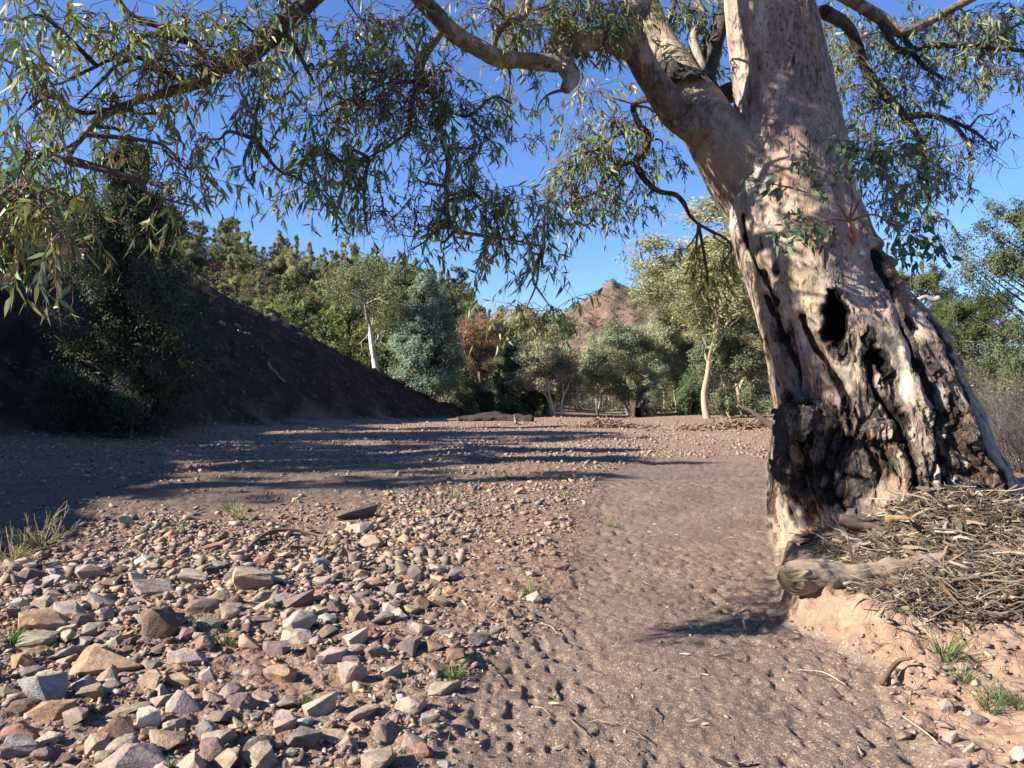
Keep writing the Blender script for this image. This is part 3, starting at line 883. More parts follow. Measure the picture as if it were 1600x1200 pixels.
def blob(px, py, x, y, rx, ry, rot=0.0):
    c, s = math.cos(R(rot)), math.sin(R(rot))
    u = ((px - x) * c + (py - y) * s) / rx; v = (-(px - x) * s + (py - y) * c) / ry
    return np.exp(-(u * u + v * v))

FURROWS = [  # polylines down the bark: (points, width px, depth m, darkness)
    ([(1378, 395), (1400, 470), (1432, 560), (1462, 660), (1478, 740), (1490, 800)], 8, .10, 1.0),
    ([(1405, 420), (1450, 500), (1490, 580), (1530, 690), (1572, 780)], 7, .09, 1.0),
    ([(1440, 500), (1478, 560), (1505, 640), (1545, 740), (1570, 800)], 6, .06, .8),
    ([(1255, 500), (1290, 560), (1312, 605), (1325, 640), (1322, 690)], 9, .07, 1.0),
    ([(1162, 335), (1170, 380), (1182, 410), (1200, 440), (1214, 470)], 6, .05, 1.0),
    ([(1200, 470), (1218, 510), (1236, 560), (1250, 620)], 8, .05, .8),
    ([(1352, 560), (1380, 620), (1412, 690), (1425, 760)], 7, .07, .9),
    ([(1300, 640), (1306, 700), (1300, 760), (1325, 800)], 6, .05, .8),
    ([(1228, 780), (1240, 820), (1258, 870)], 5, .04, .9),
    ([(1268, 790), (1282, 840), (1290, 880)], 5, .04, .8),
    ([(1300, 820), (1316, 860), (1330, 890)], 5, .03, .6),
    ([(1262, 640), (1256, 700), (1262, 760)], 6, .06, .9),
    ([(1468, 690), (1450, 740), (1465, 790)], 5, .05, .7),
    ([(1290, 120), (1300, 190), (1316, 260)], 3, .01, .15),
]

def bark_colors(P, px, py, n1, n2, n3, fine):
    cream = np.array([.42, .335, .245]); pink = np.array([.29, .195, .165]); grey = np.array([.225, .19, .165]); white = np.array([.54, .46, .37])
    yel = np.array([.38, .29, .13]); salmon = np.array([.35, .185, .135])
    def mixc(C, c, f): return C + (c - C) * np.clip(f, 0, 1)[:, None]
    C = np.tile(cream, (len(P), 1))
    C = mixc(C, pink, sstep(n1, -.12, .25))
    C = mixc(C, grey, sstep(n2, .02, .35) * .8)
    C = mixc(C, white, sstep(-n2, .18, .42) * .7)
    return C, mixc, yel, salmon, white, grey, pink

def build_trunk(root):
    z = np.concatenate([np.linspace(-.25, 5.9, 800), np.linspace(5.95, TZ[-1], 60)])
    def sm(v):
        g = np.interp(z, TZ, v)
        k = np.hanning(41); k /= k.sum()
        return np.convolve(np.pad(g, 20, mode='edge'), k, 'valid')
    cx, cy, r = sm(TX), sm(TY), sm(TR)
    th = np.concatenate([np.linspace(np.pi * 1.02, np.pi * 1.98, 640, endpoint=False), np.linspace(np.pi * 1.98, np.pi * 3.02, 160, endpoint=False)])
    Z, TH = np.meshgrid(z, th, indexing='ij')
    U = np.stack([np.cos(TH), np.sin(TH)], -1)
    twist = Z * .25
    Q = np.stack([np.cos(TH + twist) * 2.4, np.sin(TH + twist) * 2.4, Z * .35], -1)
    lobes = vnoise(Q, 201)
    amp = .03 + .16 * np.exp(-np.clip(Z - .2, 0, 9) / 1.1)
    rad = r[:, None] * (1 + lobes * amp) 
    # silhouettes keep to the measured outline
    X = cx[:, None] + U[..., 0] * rad
    Y = cy[:, None] + U[..., 1] * rad * .92
    P = np.stack([X, Y, Z], -1).reshape(-1, 3)
    N = np.stack([U[..., 0], U[..., 1], np.zeros_like(Z)], -1).reshape(-1, 3)
    px, py = to_px(P)
    front = (np.sin(TH).ravel() < .25)
    D = np.zeros(len(P))
    big = fbm(P * np.array([2.2, 2.2, 1.3]), 3, s=211)
    D += big * .075 + fbm(P * np.array([6, 6, 3]), 3, s=213) * .030 * sstep(4.2 - P[:, 2], 0, 2)
    wx = fbm(P * 2.5, 3, s=221); wy = fbm(P * 2.5 + 9, 3, s=223)
    wf = fbm(P * np.array([7, 7, 4]), 3, s=227)
    wpx = px + wx * 26 + wf * 16; wpy = py + wy * 40 + wf * 22
    char = np.zeros(len(P))
    fur = np.zeros(len(P))
    fw0 = fbm(P * np.array([8, 8, 5]), 3, s=229)
    for poly, wd, dep, dk in FURROWS:
        ds = seg_dist(px + wx * 16 + fw0 * 9, py + wy * 14 + fw0 * 9, poly) * (1 + fw0 * .5)
        wd = wd * .72
        g = np.exp(-(ds / wd) ** 2)
        D -= g * dep
        D += np.exp(-((ds - wd * 3) / (wd * 1.6)) ** 2) * dep * .35
        fur = np.maximum(fur, np.exp(-(ds / (wd * 1.15)) ** 2) * dk)
    # burnt hollow and knot hole
    fw = fbm(P * 9, 3, s=225)
    hol = blob(px + wx * 14 + fw * 16, py + wy * 14 + fw * 10, 1301, 497, 17, 38, -14); hol2 = blob(px + wx * 10 + fw * 14, py + fw * 10, 1374, 562, 13, 20, -20)
    lip = blob(px, py, 1298, 497, 40, 56, -12)
    D -= sstep(hol, .25, .75) * .34; D -= sstep(hol2, .25, .8) * .16
    D += (lip - sstep(hol, .15, .5)).clip(0) * .07
    D += blob(px, py, 1240, 455, 40, 45) * .05 + blob(px, py, 1340, 650, 26, 90, -10) * .07 + blob(px, py, 1425, 610, 18, 80, -18) * .06
    D += blob(px, py, 1490, 640, 16, 130, -20) * .07 + blob(px, py, 1440, 730, 26, 60, -16) * .06
    # charred, cracked old bark of the lower trunk
    lower = np.clip(blob(wpx, wpy, 1252, 705, 56, 82) * 1.1 + blob(wpx, wpy, 1345, 728, 88, 88) * .98 + blob(wpx, wpy, 1222, 530, 24, 55, -14) * .85 + blob(wpx, wpy, 1318, 545, 22, 60, -24) * .72
                    + blob(wpx, wpy, 1392, 650, 28, 115, -18) * .80 + blob(wpx, wpy, 1480, 700, 26, 120, -24) * .92 + blob(wpx, wpy, 1545, 745, 20, 90, -26) * .8 + blob(wpx, wpy, 1430, 500, 9, 70, -26) * .6, 0, 1.5)
    back = np.where(front, 0, sstep(2.2 - P[:, 2], 0, 1.2))
    lower = np.maximum(lower, back)
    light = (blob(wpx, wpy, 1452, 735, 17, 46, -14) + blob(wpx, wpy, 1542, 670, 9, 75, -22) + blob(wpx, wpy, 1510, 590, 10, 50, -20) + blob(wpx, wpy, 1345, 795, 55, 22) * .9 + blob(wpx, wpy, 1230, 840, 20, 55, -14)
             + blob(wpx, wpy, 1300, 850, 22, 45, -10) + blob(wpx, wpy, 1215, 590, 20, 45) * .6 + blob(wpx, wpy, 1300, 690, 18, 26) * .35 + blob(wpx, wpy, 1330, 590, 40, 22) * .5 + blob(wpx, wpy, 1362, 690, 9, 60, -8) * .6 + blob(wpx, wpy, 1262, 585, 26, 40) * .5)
    plates = ridged(np.stack([P[:, 0] * 8.5 + wx * 1.6, P[:, 1] * 8.5, P[:, 2] * 3.0 + wy * 1.4], -1), 5, 231)
    pl2 = fbm(np.stack([P[:, 0] * 9, P[:, 1] * 9, P[:, 2] * 4], -1), 4, s=241)
    streak = fbm(np.stack([P[:, 0] * 11, P[:, 1] * 11, P[:, 2] * 1.3], -1), 4, s=243)
    chm = sstep(lower - light * .95 + pl2 * .50 + plates * .16 + streak * .62, .36, .70)
    D -= (chm * sstep(plates, .25, .8)) * .065
    D += chm * (.02 + pl2 * .035)
    D += chm * fbm(P * np.array([22, 22, 12]), 3, s=251) * .012
    n_p = fbm(P * np.array([3, 3, 1.6]), 3, s=262)
    rough = fbm(P * np.array([30, 30, 11]), 3, s=261)
    pits = sstep(fbm(P * np.array([44, 44, 30]), 3, s=263) + .25 * n_p, .30, .5)
    D += rough * .005 - pits * .008 * sstep(P[:, 2], 1.6, 2.2)
    ripple = np.sin(P[:, 2] * 70 + fbm(P * 5, 2, s=266) * 7) * blob(px, py, 1445, 735, 34, 60, -14)
    D += ripple * .006
    edge_keep = 1 - .55 * np.exp(-((px - np.interp(py, EDGE[:, 0], EDGE[:, 1])) / 10.) ** 2)
    P = P + N * (D * edge_keep * np.where(front, 1, .6))[:, None]
    # colours
    n1 = fbm(np.stack([P[:, 0] * 2.6, P[:, 1] * 2.6, P[:, 2] * .9], -1), 4, s=271)
    n2 = fbm(np.stack([P[:, 0] * 5.5, P[:, 1] * 5.5, P[:, 2] * 1.1], -1), 4, s=281)
    fine = fbm(P * np.array([34, 34, 14]), 4, s=291)
    C, mixc, yel, salmon, white, grey, pink = bark_colors(P, px, py, n1, n2, None, fine)
    C = mixc(C, np.array([.21, .165, .125]), sstep(py * -1, -330, -60) * sstep(px - np.interp(py, EDGE[:, 0], (EDGE[:, 1] + EDGE[:, 2]) / 2), -10, 60) * .75)  # upper trunk's side away from the sun: shade painted into the bark colour
    C = mixc(C, yel, (blob(wpx, wpy, 1238, 455, 34, 42) + blob(wpx, wpy, 1105, 240, 26, 40) + blob(wpx, wpy, 1385, 610, 12, 34) * .7 + blob(wpx, wpy, 1340, 540, 24, 20) * .6) * .8)
    C = mixc(C, salmon, (blob(wpx, wpy, 1218, 292, 22, 34) + blob(wpx, wpy, 1275, 360, 34, 26) * .6 + blob(wpx, wpy, 1345, 470, 26, 16) * .6 + blob(wpx, wpy, 1195, 470, 12, 40) * .5 + blob(wpx, wpy, 1255, 255, 20, 60) * .35) * .75)
    C = mixc(C, white, (blob(wpx, wpy, 1190, 310, 10, 60, -18) + blob(wpx, wpy, 1158, 120, 10, 90, -4) + blob(wpx, wpy, 1145, 330, 12, 60, -12) + blob(wpx, wpy, 1262, 520, 14, 34, -20)) * .8)
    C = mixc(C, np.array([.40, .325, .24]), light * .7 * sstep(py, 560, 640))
    C = mixc(C, np.array([.155, .116, .090]), sstep(py, 480, 620) * .78 * (1 - np.clip(light, 0, .8)) * sstep(streak + n1 * .5, -.4, .15))  # brown-grey lower bark, darkened further with the ribs' half-shade painted in
    C = mixc(C, np.array([.36, .14, .05]), sstep(blob(wpx * .6 + px * .4, wpy, 1266, 838, 9, 46, -12), .3, .6) * .95)
    C = mixc(C, np.array([.20, .075, .035]), sstep(blob(px, py, 1262, 825, 6, 30, -12) + fine * .4, .4, .7) * .7)
    stk = fbm(np.stack([P[:, 0] * 6 + P[:, 2] * 1.2, P[:, 1] * 6, P[:, 2] * .8], -1), 4, s=245)
    C = mixc(C, np.array([.37, .20, .105]), sstep(stk, .14, .36) * .36)
    C = mixc(C, np.array([.40, .245, .20]), sstep(-stk, .16, .40) * .5 * sstep(-py, -560, -420))
    C = mixc(C, np.array([.12, .085, .065]), pits * sstep(P[:, 2], 1.4, 2.4) * .45)
    C *= (1 + fine * .28)[:, None]
    # brown flaking edges round the char
    C = mixc(C, np.array([.17, .115, .082]), sstep(lower - light * .9 + pl2 * .5 + streak * .5, .18, .50) * .85)
    dark = np.array([.030, .025, .022]); ash = np.array([.19, .152, .125])
    cc = dark + (ash - dark) * np.clip(sstep(-plates + pl2 * .8, -.55, .45) * (.45 + .55 * sstep(n1, -.3, .2)), 0, 1)[:, None]
    cc = cc * (1 + fine * .5)[:, None]
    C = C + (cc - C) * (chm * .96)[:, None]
    C = mixc(C, np.array([.14, .075, .042]), chm * sstep(streak, .05, .35) * sstep(py, 600, 700) * .55)
    C = mixc(C, np.array([.33, .265, .20]), chm * sstep(fbm(P * np.array([8, 8, 4]) + 4, 3, s=301), .10, .30) * .8)
    C = mixc(C, np.array([.030, .024, .020]), sstep(fur + pl2 * .25, .40, .62))
    C = mixc(C, np.array([.012, .010, .009]), sstep(hol, .18, .32))
    C = mixc(C, np.array([.03, .024, .02]), sstep(hol2, .2, .4))
    C = mixc(C, np.array([.34, .24, .17]), sstep(.42 - P[:, 2] + wx * .12, 0, .12) * .6)
    split = ridged(np.stack([P[:, 0] * 15 + wx * 1.5 + P[:, 2] * 4.5, P[:, 1] * 15, P[:, 2] * 1.6 + wy], -1), 3, 311)
    spl = sstep(split, .62, .80) * sstep(py, 400, 560) * sstep(n2, -.35, .1)
    C = mixc(C, np.array([.045, .033, .026]), spl * .85)
    P = P - N * (spl * .012)[:, None]
    n, k = Z.shape
    i = np.arange(n - 1)[:, None] * k; j = np.arange(k)[None]; j2 = (j + 1) % k
    F = np.stack([i + j, i + j2, i + k + j2, i + k + j], -1).reshape(-1, 4)
    P = P - np.array(root.location)
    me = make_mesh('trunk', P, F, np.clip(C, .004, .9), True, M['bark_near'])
    return link('trunk', me, root)

def bark_tube(name, pts, rads, root, seed, k=48, m=14, style='smooth', lump=.08, stubend=False, parent=None):
    P, r = catmull(pts, rads, m)
    V, Fs = tube_arrays(P, r, k, True)
    ax = np.repeat(P, k, 0)
    N = V - ax; rr = np.linalg.norm(N, axis=1, keepdims=True) + 1e-6; N = N / rr
    D = fbm(V * 3.0, 3, s=seed) * lump * rr[:, 0] * 1.3 + fbm(V * np.array([26, 26, 18]), 3, s=seed + 3) * .006
    V2 = V + N * D[:, None]
    n1 = fbm(V * 3.2, 4, s=seed + 5); n2 = fbm(V * np.array([7, 7, 5]), 4, s=seed + 9); fine = fbm(V * 28, 3, s=seed + 11)
    if style == 'smooth':
        a, b, c = np.array([.225, .180, .135]), np.array([.150, .120, .092]), np.array([.32, .265, .20])
    elif style == 'trunk':
        a, b, c = np.array([.30, .225, .16]), np.array([.20, .15, .115]), np.array([.40, .32, .22])
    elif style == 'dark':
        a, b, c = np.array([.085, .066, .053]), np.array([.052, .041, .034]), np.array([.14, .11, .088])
    else:
        a, b, c = np.array([.17, .13, .098]), np.array([.10, .076, .06]), np.array([.26, .205, .155])
    C = a + (b - a) * sstep(n1, -.1, .3)[:, None]
    C = C + (c - C) * (sstep(n2, .12, .2) * .75)[:, None]
    C = C * (1 + fine * .3)[:, None]
    V2 = V2 - np.array(root.location)
    me = make_mesh(name, V2, Fs, np.clip(C, .004, .9), True, M['bark_near'])
    return link(name, me, parent or root)

def near_leaf_mesh(base, dirs, L, W, rs, C, curl=.25):
    """lanceolate leaves: 6 vertices, 3 faces each"""
    n = len(base)
    d = dirs / (np.linalg.norm(dirs, axis=1, keepdims=True) + 1e-9)
    s = np.cross(d, rs.normal(size=(n, 3))); s /= np.linalg.norm(s, axis=1, keepdims=True) + 1e-9
    nn = np.cross(d, s)
    bend = rs.normal(size=(n, 1)) * curl
    L = L[:, None]; W = W[:, None]
    def at_(t, b): return base + d * L * t + (s * bend * 1.6 + np.array([0, 0, -.16])) * L * b + nn * L * b * .15
    v0 = at_(0, 0)
    m1, m2, tip = at_(.32, .16), at_(.66, .55), at_(1.0, 1.1)
    V = np.stack([v0, m1 - s * W * .5, m1 + s * W * .5 + nn * W * .12, m2 - s * W * .38, m2 + s * W * .38 + nn * W * .1, tip], 1).reshape(-1, 3)
    i = np.arange(n)[:, None] * 6
    T1 = np.concatenate([i + [[0, 1, 2]], i + [[3, 5, 4]]])
    Q = i + np.array([[1, 3, 4, 2]])
    return V, [T1, Q], np.repeat(C, 6, 0)

BRANCH_PTS = []   # points of limbs foliage can spring from

def foliage(root):
    rs = np.random.default_rng(321)
    E = [  # px, py, rx, ry, depth, twigs
        (30, 50, 60, 60, 4.7, 26), (110, 40, 70, 50, 4.9, 28), (200, 50, 80, 55, 5.2, 30), (290, 35, 70, 45, 5.4, 26), (370, 45, 60, 50, 5.5, 26), (430, 35, 50, 45, 5.6, 24),
        (50, 150, 65, 60, 4.5, 28), (20, 110, 40, 40, 4.5, 14), (40, 250, 60, 45, 4.2, 28), (30, 320, 50, 45, 4.0, 34), (70, 350, 50, 32, 4.0, 22), (110, 270, 45, 45, 4.4, 14), (150, 180, 60, 50, 4.9, 18),
        (230, 120, 80, 50, 5.2, 24), (320, 130, 60, 50, 5.3, 20), (400, 120, 55, 55, 5.5, 24), (400, 205, 34, 50, 5.4, 16), (422, 262, 14, 26, 5.4, 4), (310, 225, 36, 30, 5.2, 12), (290, 275, 40, 22, 5.0, 12), (215, 230, 60, 40, 5.0, 10),
        (300, 330, 26, 24, 4.8, 5), (275, 310, 30, 24, 4.9, 7), (100, 385, 22, 16, 3.9, 5), (15, 375, 24, 16, 3.9, 6), (385, 285, 8, 8, 5.1, 1), (435, 140, 30, 50, 5.5, 12), (250, 190, 50, 30, 5.1, 8),
        (490, 50, 50, 50, 6.0, 24), (560, 40, 60, 40, 6.1, 26), (630, 40, 50, 40, 6.3, 20), (500, 120, 50, 45, 6.0, 20), (560, 110, 50, 45, 6.1, 26), (630, 120, 50, 40, 6.2, 20), (500, 190, 46, 40, 5.9, 24), (560, 180, 50, 40, 6.0, 24),
        (490, 255, 32, 32, 5.8, 20), (535, 265, 40, 36, 5.8, 24), (490, 300, 30, 22, 5.7, 14), (600, 230, 50, 40, 6.0, 16), (650, 180, 50, 40, 6.1, 18), (720, 180, 50, 45, 6.3, 18), (740, 245, 46, 36, 6.3, 15), (690, 120, 45, 40, 6.3, 16), (650, 290, 50, 36, 6.2, 8),
        (740, 305, 44, 26, 6.2, 14), (790, 325, 46, 26, 6.3, 14), (700, 340, 34, 24, 6.3, 9), (780, 380, 50, 26, 6.4, 13), (850, 350, 30, 40, 6.6, 8), (850, 425, 22, 22, 6.5, 6), (820, 490, 38, 12, 6.8, 9), (865, 490, 20, 10, 6.8, 4), (640, 395, 14, 14, 6.2, 2), (525, 372, 14, 10, 5.9, 3), (690, 400, 20, 16, 6.2, 4), (575, 370, 12, 10, 6, 2),
        (760, 20, 45, 30, 6.6, 14), (840, 20, 50, 26, 7.0, 18), (920, 30, 44, 34, 7.0, 26), (870, 55, 40, 20, 7.0, 10), (960, 20, 30, 26, 7.0, 14), (800, 110, 30, 24, 6.9, 5), (840, 180, 10, 14, 7, 2), (790, 160, 24, 24, 6.8, 3),
        (930, 150, 36, 36, 8.3, 12), (960, 200, 46, 34, 8.3, 18), (900, 220, 34, 26, 8.3, 13), (930, 260, 46, 30, 8.3, 20), (890, 300, 34, 28, 8.2, 14), (950, 310, 34, 22, 8.3, 12), (990, 260, 34, 30, 8.4, 14), (1020, 180, 26, 30, 8.6, 9), (975, 345, 18, 12, 8.2, 4), (1010, 310, 24, 20, 8.4, 6), (870, 345, 20, 14, 8.1, 4),
        (1055, 40, 34, 40, 9.4, 14), (1090, 80, 26, 34, 9.4, 10), (1060, 110, 26, 20, 9.4, 6), (1115, 35, 24, 30, 9.4, 8), (1115, 125, 14, 24, 9.4, 4),
        (840, 45, 60, 20, 7.2, 16), (905, 10, 50, 16, 7.2, 16), (1005, 15, 26, 22, 7.6, 10), (1075, 20, 40, 26, 9.2, 14), (1120, 75, 18, 30, 9.4, 8), (1290, 60, 20, 50, 9.2, 10), (1312, 110, 26, 40, 9.2, 12), (1360, 240, 40, 36, 9.3, 14), (1400, 330, 40, 30, 9.2, 12), (1470, 240, 40, 30, 9.3, 12), (1530, 90, 40, 26, 9.5, 16), (880, 265, 30, 26, 8.2, 10), (915, 340, 30, 20, 8.2, 8), (1035, 240, 26, 26, 8.6, 7),
        (1090, 420, 20, 40, 8.9, 9), (1130, 440, 18, 40, 8.9, 10), (1110, 500, 20, 30, 8.9, 7), (1070, 400, 16, 20, 8.9, 4), (1140, 395, 14, 24, 8.9, 5),
        (1310, 30, 34, 34, 9.6, 14), (1350, 70, 50, 44, 9.6, 22), (1330, 150, 40, 44, 9.5, 20), (1335, 210, 24, 30, 9.4, 10), (1400, 60, 44, 40, 9.6, 18), (1450, 60, 46, 40, 9.6, 24), (1510, 45, 46, 36, 9.6, 30), (1570, 50, 40, 40, 9.4, 30), (1570, 115, 36, 20, 9.4, 16), (1590, 20, 30, 20, 8.4, 10),
        (1400, 130, 44, 40, 9.5, 16), (1450, 120, 44, 34, 9.5, 20), (1440, 170, 44, 30, 9.5, 16), (1380, 200, 36, 36, 9.4, 12), (1490, 130, 30, 30, 9.5, 10), (1480, 200, 30, 24, 9.4, 8), (1430, 240, 44, 34, 9.3, 18), (1470, 290, 34, 26, 9.3, 13), (1420, 300, 36, 26, 9.2, 13), (1450, 340, 34, 20, 9.2, 9), (1560, 175, 8, 8, 9.3, 2), (1510, 255, 20, 24, 9.3, 5), (1385, 280, 26, 40, 9.3, 8),
    ]
    # leafy boughs above the picture that dapple the trunk
    for (x, y, z, n) in [(-.2, 6.4, 6.6, 40), (.8, 6.6, 6.2, 40), (1.4, 6.0, 6.9, 40), (.3, 6.0, 5.6, 30), (-1.2, 6.2, 6.4, 40), (1.2, 7.6, 7.6, 50), (2.2, 6.6, 7.4, 40), (-.6, 7.4, 7.4, 40), (-2.6, 5.6, 5.2, 40), (-3.4, 5.2, 4.6, 30), (3.8, 7.6, 8, 40)]:
        E.append((800 + x / y * FPX, HOR - (z - EYE) / y * FPX, 80, 60, y, n))
    S3 = np.array(sd)
    for i in range(44):
        q = np.array([rs.uniform(2.3, 3.3), 7.1, rs.uniform(1.0, 5.8)]) + S3 * rs.uniform(2.2, 6.5) + rs.normal(size=3) * .25
        if HOR - (q[2] - EYE) / q[1] * FPX > -25: continue
        x, y, z = q
        E.append((800 + x / y * FPX, HOR - (z - EYE) / y * FPX, 50, 45, y, 13))
    lv = MB(); tw = MB()
    BP = np.array(BRANCH_PTS)
    greens = np.array([(.145, .200, .075), (.125, .185, .095), (.195, .225, .075), (.170, .215, .125), (.215, .225, .085), (.105, .160, .080)])
    bases, dirs, cols = [], [], []
    for (ex, ey, rx, ry, d, n) in E:
        c = PX(ex, ey, d)
        # branchlet that carries the clump
        ii = np.argmin(np.linalg.norm(BP - c, axis=1) + 1.2 * np.clip(c[2] - BP[:, 2], 0, 9))
        p0 = BP[ii]
        L = np.linalg.norm(c - p0)
        hub = c + np.array([0, 0, ry / FPX * d * .35])
        if L < 3.2:
            mid = (p0 + hub) / 2 + rs.normal(size=3) * .10 * L + np.array([0, 0, .08 * L])
            mid2 = (mid + hub) / 2 + rs.normal(size=3) * .06 * L
            P, r = catmull(np.array([p0, mid, mid2, hub]), np.array([.016, .011, .008, .005]) * (1 + .25 * L), 5)
            tw.add(*tube_arrays(P, r, 5, False), tint(1, (.12, .085, .065), rs, .25, .05)[0])
        g = greens[rs.integers(0, 6)]
        k1 = d / FPX
        n = int(round(n * (.80 if ex < 470 else 1.1 if ex < 700 else 1.9)))
        for t in range(n):
            u = rs.normal(size=3); u /= np.linalg.norm(u); u *= rs.random() ** .4
            a = c + np.array([u[0] * rx * k1, u[1] * .45 * (rx + ry) * .5 * k1 * 1.3, u[2] * ry * k1 + .06])
            side = a - hub; side[2] = 0
            side = side / (np.linalg.norm(side) + .05)
            dd = side * .7 + rs.normal(size=3) * .45 + np.array([0, 0, -.35])
            dd /= np.linalg.norm(dd)
            TL = rs.uniform(.22, .5)
            q = [a]; v = dd.copy()
            for s_ in range(5):
                v = v + np.array([0, 0, -.20]) + rs.normal(size=3) * .10; v /= np.linalg.norm(v)
                q.append(q[-1] + v * TL / 5)
            q = np.array(q)
            stem0 = hub + (a - hub) * rs.uniform(.0, .5) + rs.normal(size=3) * .02
            full = np.vstack([stem0, (stem0 + a) / 2 + rs.normal(size=3) * .03, q])
            tc = (.20, .085, .055) if rs.random() < .45 else (.13, .10, .07)
            tw.add(*tube_arrays(full, np.linspace(.0042, .0014, len(full)), 3, False), tint(1, tc, rs, .25, .1)[0])
            nl = rs.integers(6, 17)
            tt = np.sort(rs.uniform(.3, 5.0, nl))
            ib = np.minimum(tt.astype(int), 4); fr = (tt - ib)[:, None]
            bp = q[ib] * (1 - fr) + q[ib + 1] * fr
            tv = (q[ib + 1] - q[ib]); tv /= np.linalg.norm(tv, axis=1, keepdims=True)
            ld = tv * .55 + rs.normal(size=(nl, 3)) * .55 + np.array([0, 0, -.62])
            bases.append(bp); dirs.append(ld); cols.append(np.tile(g, (nl, 1)))
    B = np.concatenate(bases); Dv = np.concatenate(dirs); Cc = np.concatenate(cols)
    n = len(B)
    Cc = Cc * np.exp(rs.normal(size=(n, 1)) * .26) * (1 + rs.normal(size=(n, 3)) * np.array([.10, .04, .10]))
    old = rs.random(n) < .02
    Cc[old] = np.array([.42, .27, .11])
    L = rs.uniform(.045, .115, n); W = L * rs.uniform(.15, .28, n)
    lv.add(*near_leaf_mesh(B, Dv, L, W, rs, np.clip(Cc, .01, .8)))
    for mb in (lv, tw):
        mb.V = [v - np.array(root.location) for v in mb.V]
    link('leaves', lv.mesh('leaves', M['leaf_near']), root)
    link('twigs', tw.mesh('twigs', M['twig'], True), root)
    return n

def bare_twigs(root):
    """dead drooping twig sprays hanging below the branches"""
    rs = np.random.default_rng(777); mb = MB()
    spots = [(1525, 215, 9.3, 26, 50), (1540, 235, 9.3, 20, 46), (560, 330, 6.0, 16, 40), (590, 320, 6.0, 22, 50), (640, 330, 6.1, 26, 55), (680, 350, 6.2, 24, 40), (770, 190, 6.4, 14, 36), (830, 215, 6.6, 10, 30), (1115, 140, 9.2, 10, 20), (250, 250, 5, 22, 60), (120, 310, 4.4, 16, 60), (620, 150, 6, 60, 70), (660, 120, 6.1, 50, 50), (330, 90, 5.3, 50, 60), (240, 100, 5.2, 40, 60), (180, 150, 5, 30, 50), (950, 250, 8.3, 24, 50), (1440, 250, 9.3, 30, 50), (640, 360, 6.1, 10, 60), (600, 110, 6., 30, 50)]
    for (x, y, d, n, L) in spots:
        for i in range(n):
            p = PX(x + rs.normal() * L * .35, y + rs.normal() * L * .25, d + rs.normal() * .12)
            v = rs.normal(size=3); v[2] -= .5; v /= np.linalg.norm(v)
            q = [p]
            S = L / FPX * d * rs.uniform(.6, 1.4)
            for s in range(6):
                v = v + rs.normal(size=3) * .25 + np.array([0, 0, -.10]); v /= np.linalg.norm(v); q.append(q[-1] + v * S / 6)
            q = np.array(q)
            c = tint(1, (.11, .07, .05), rs, .3, .1)[0]
            mb.add(*tube_arrays(q, np.linspace(.0055, .0015, 7), 3, False), c)
            for b in range(2):
                k = rs.integers(1, 5); v2 = rs.normal(size=3); v2[2] -= .4; v2 /= np.linalg.norm(v2)
                e = q[k] + v2 * S * .3
                mb.add(*tube_arrays(np.array([q[k], (q[k] + e) / 2 + rs.normal(size=3) * .02, e]), np.array([.003, .002, .001]), 3, False), c)
    mb.V = [v - np.array(root.location) for v in mb.V]
    link('bare_twigs', mb.mesh('bare_twigs', M['twig'], True), root)

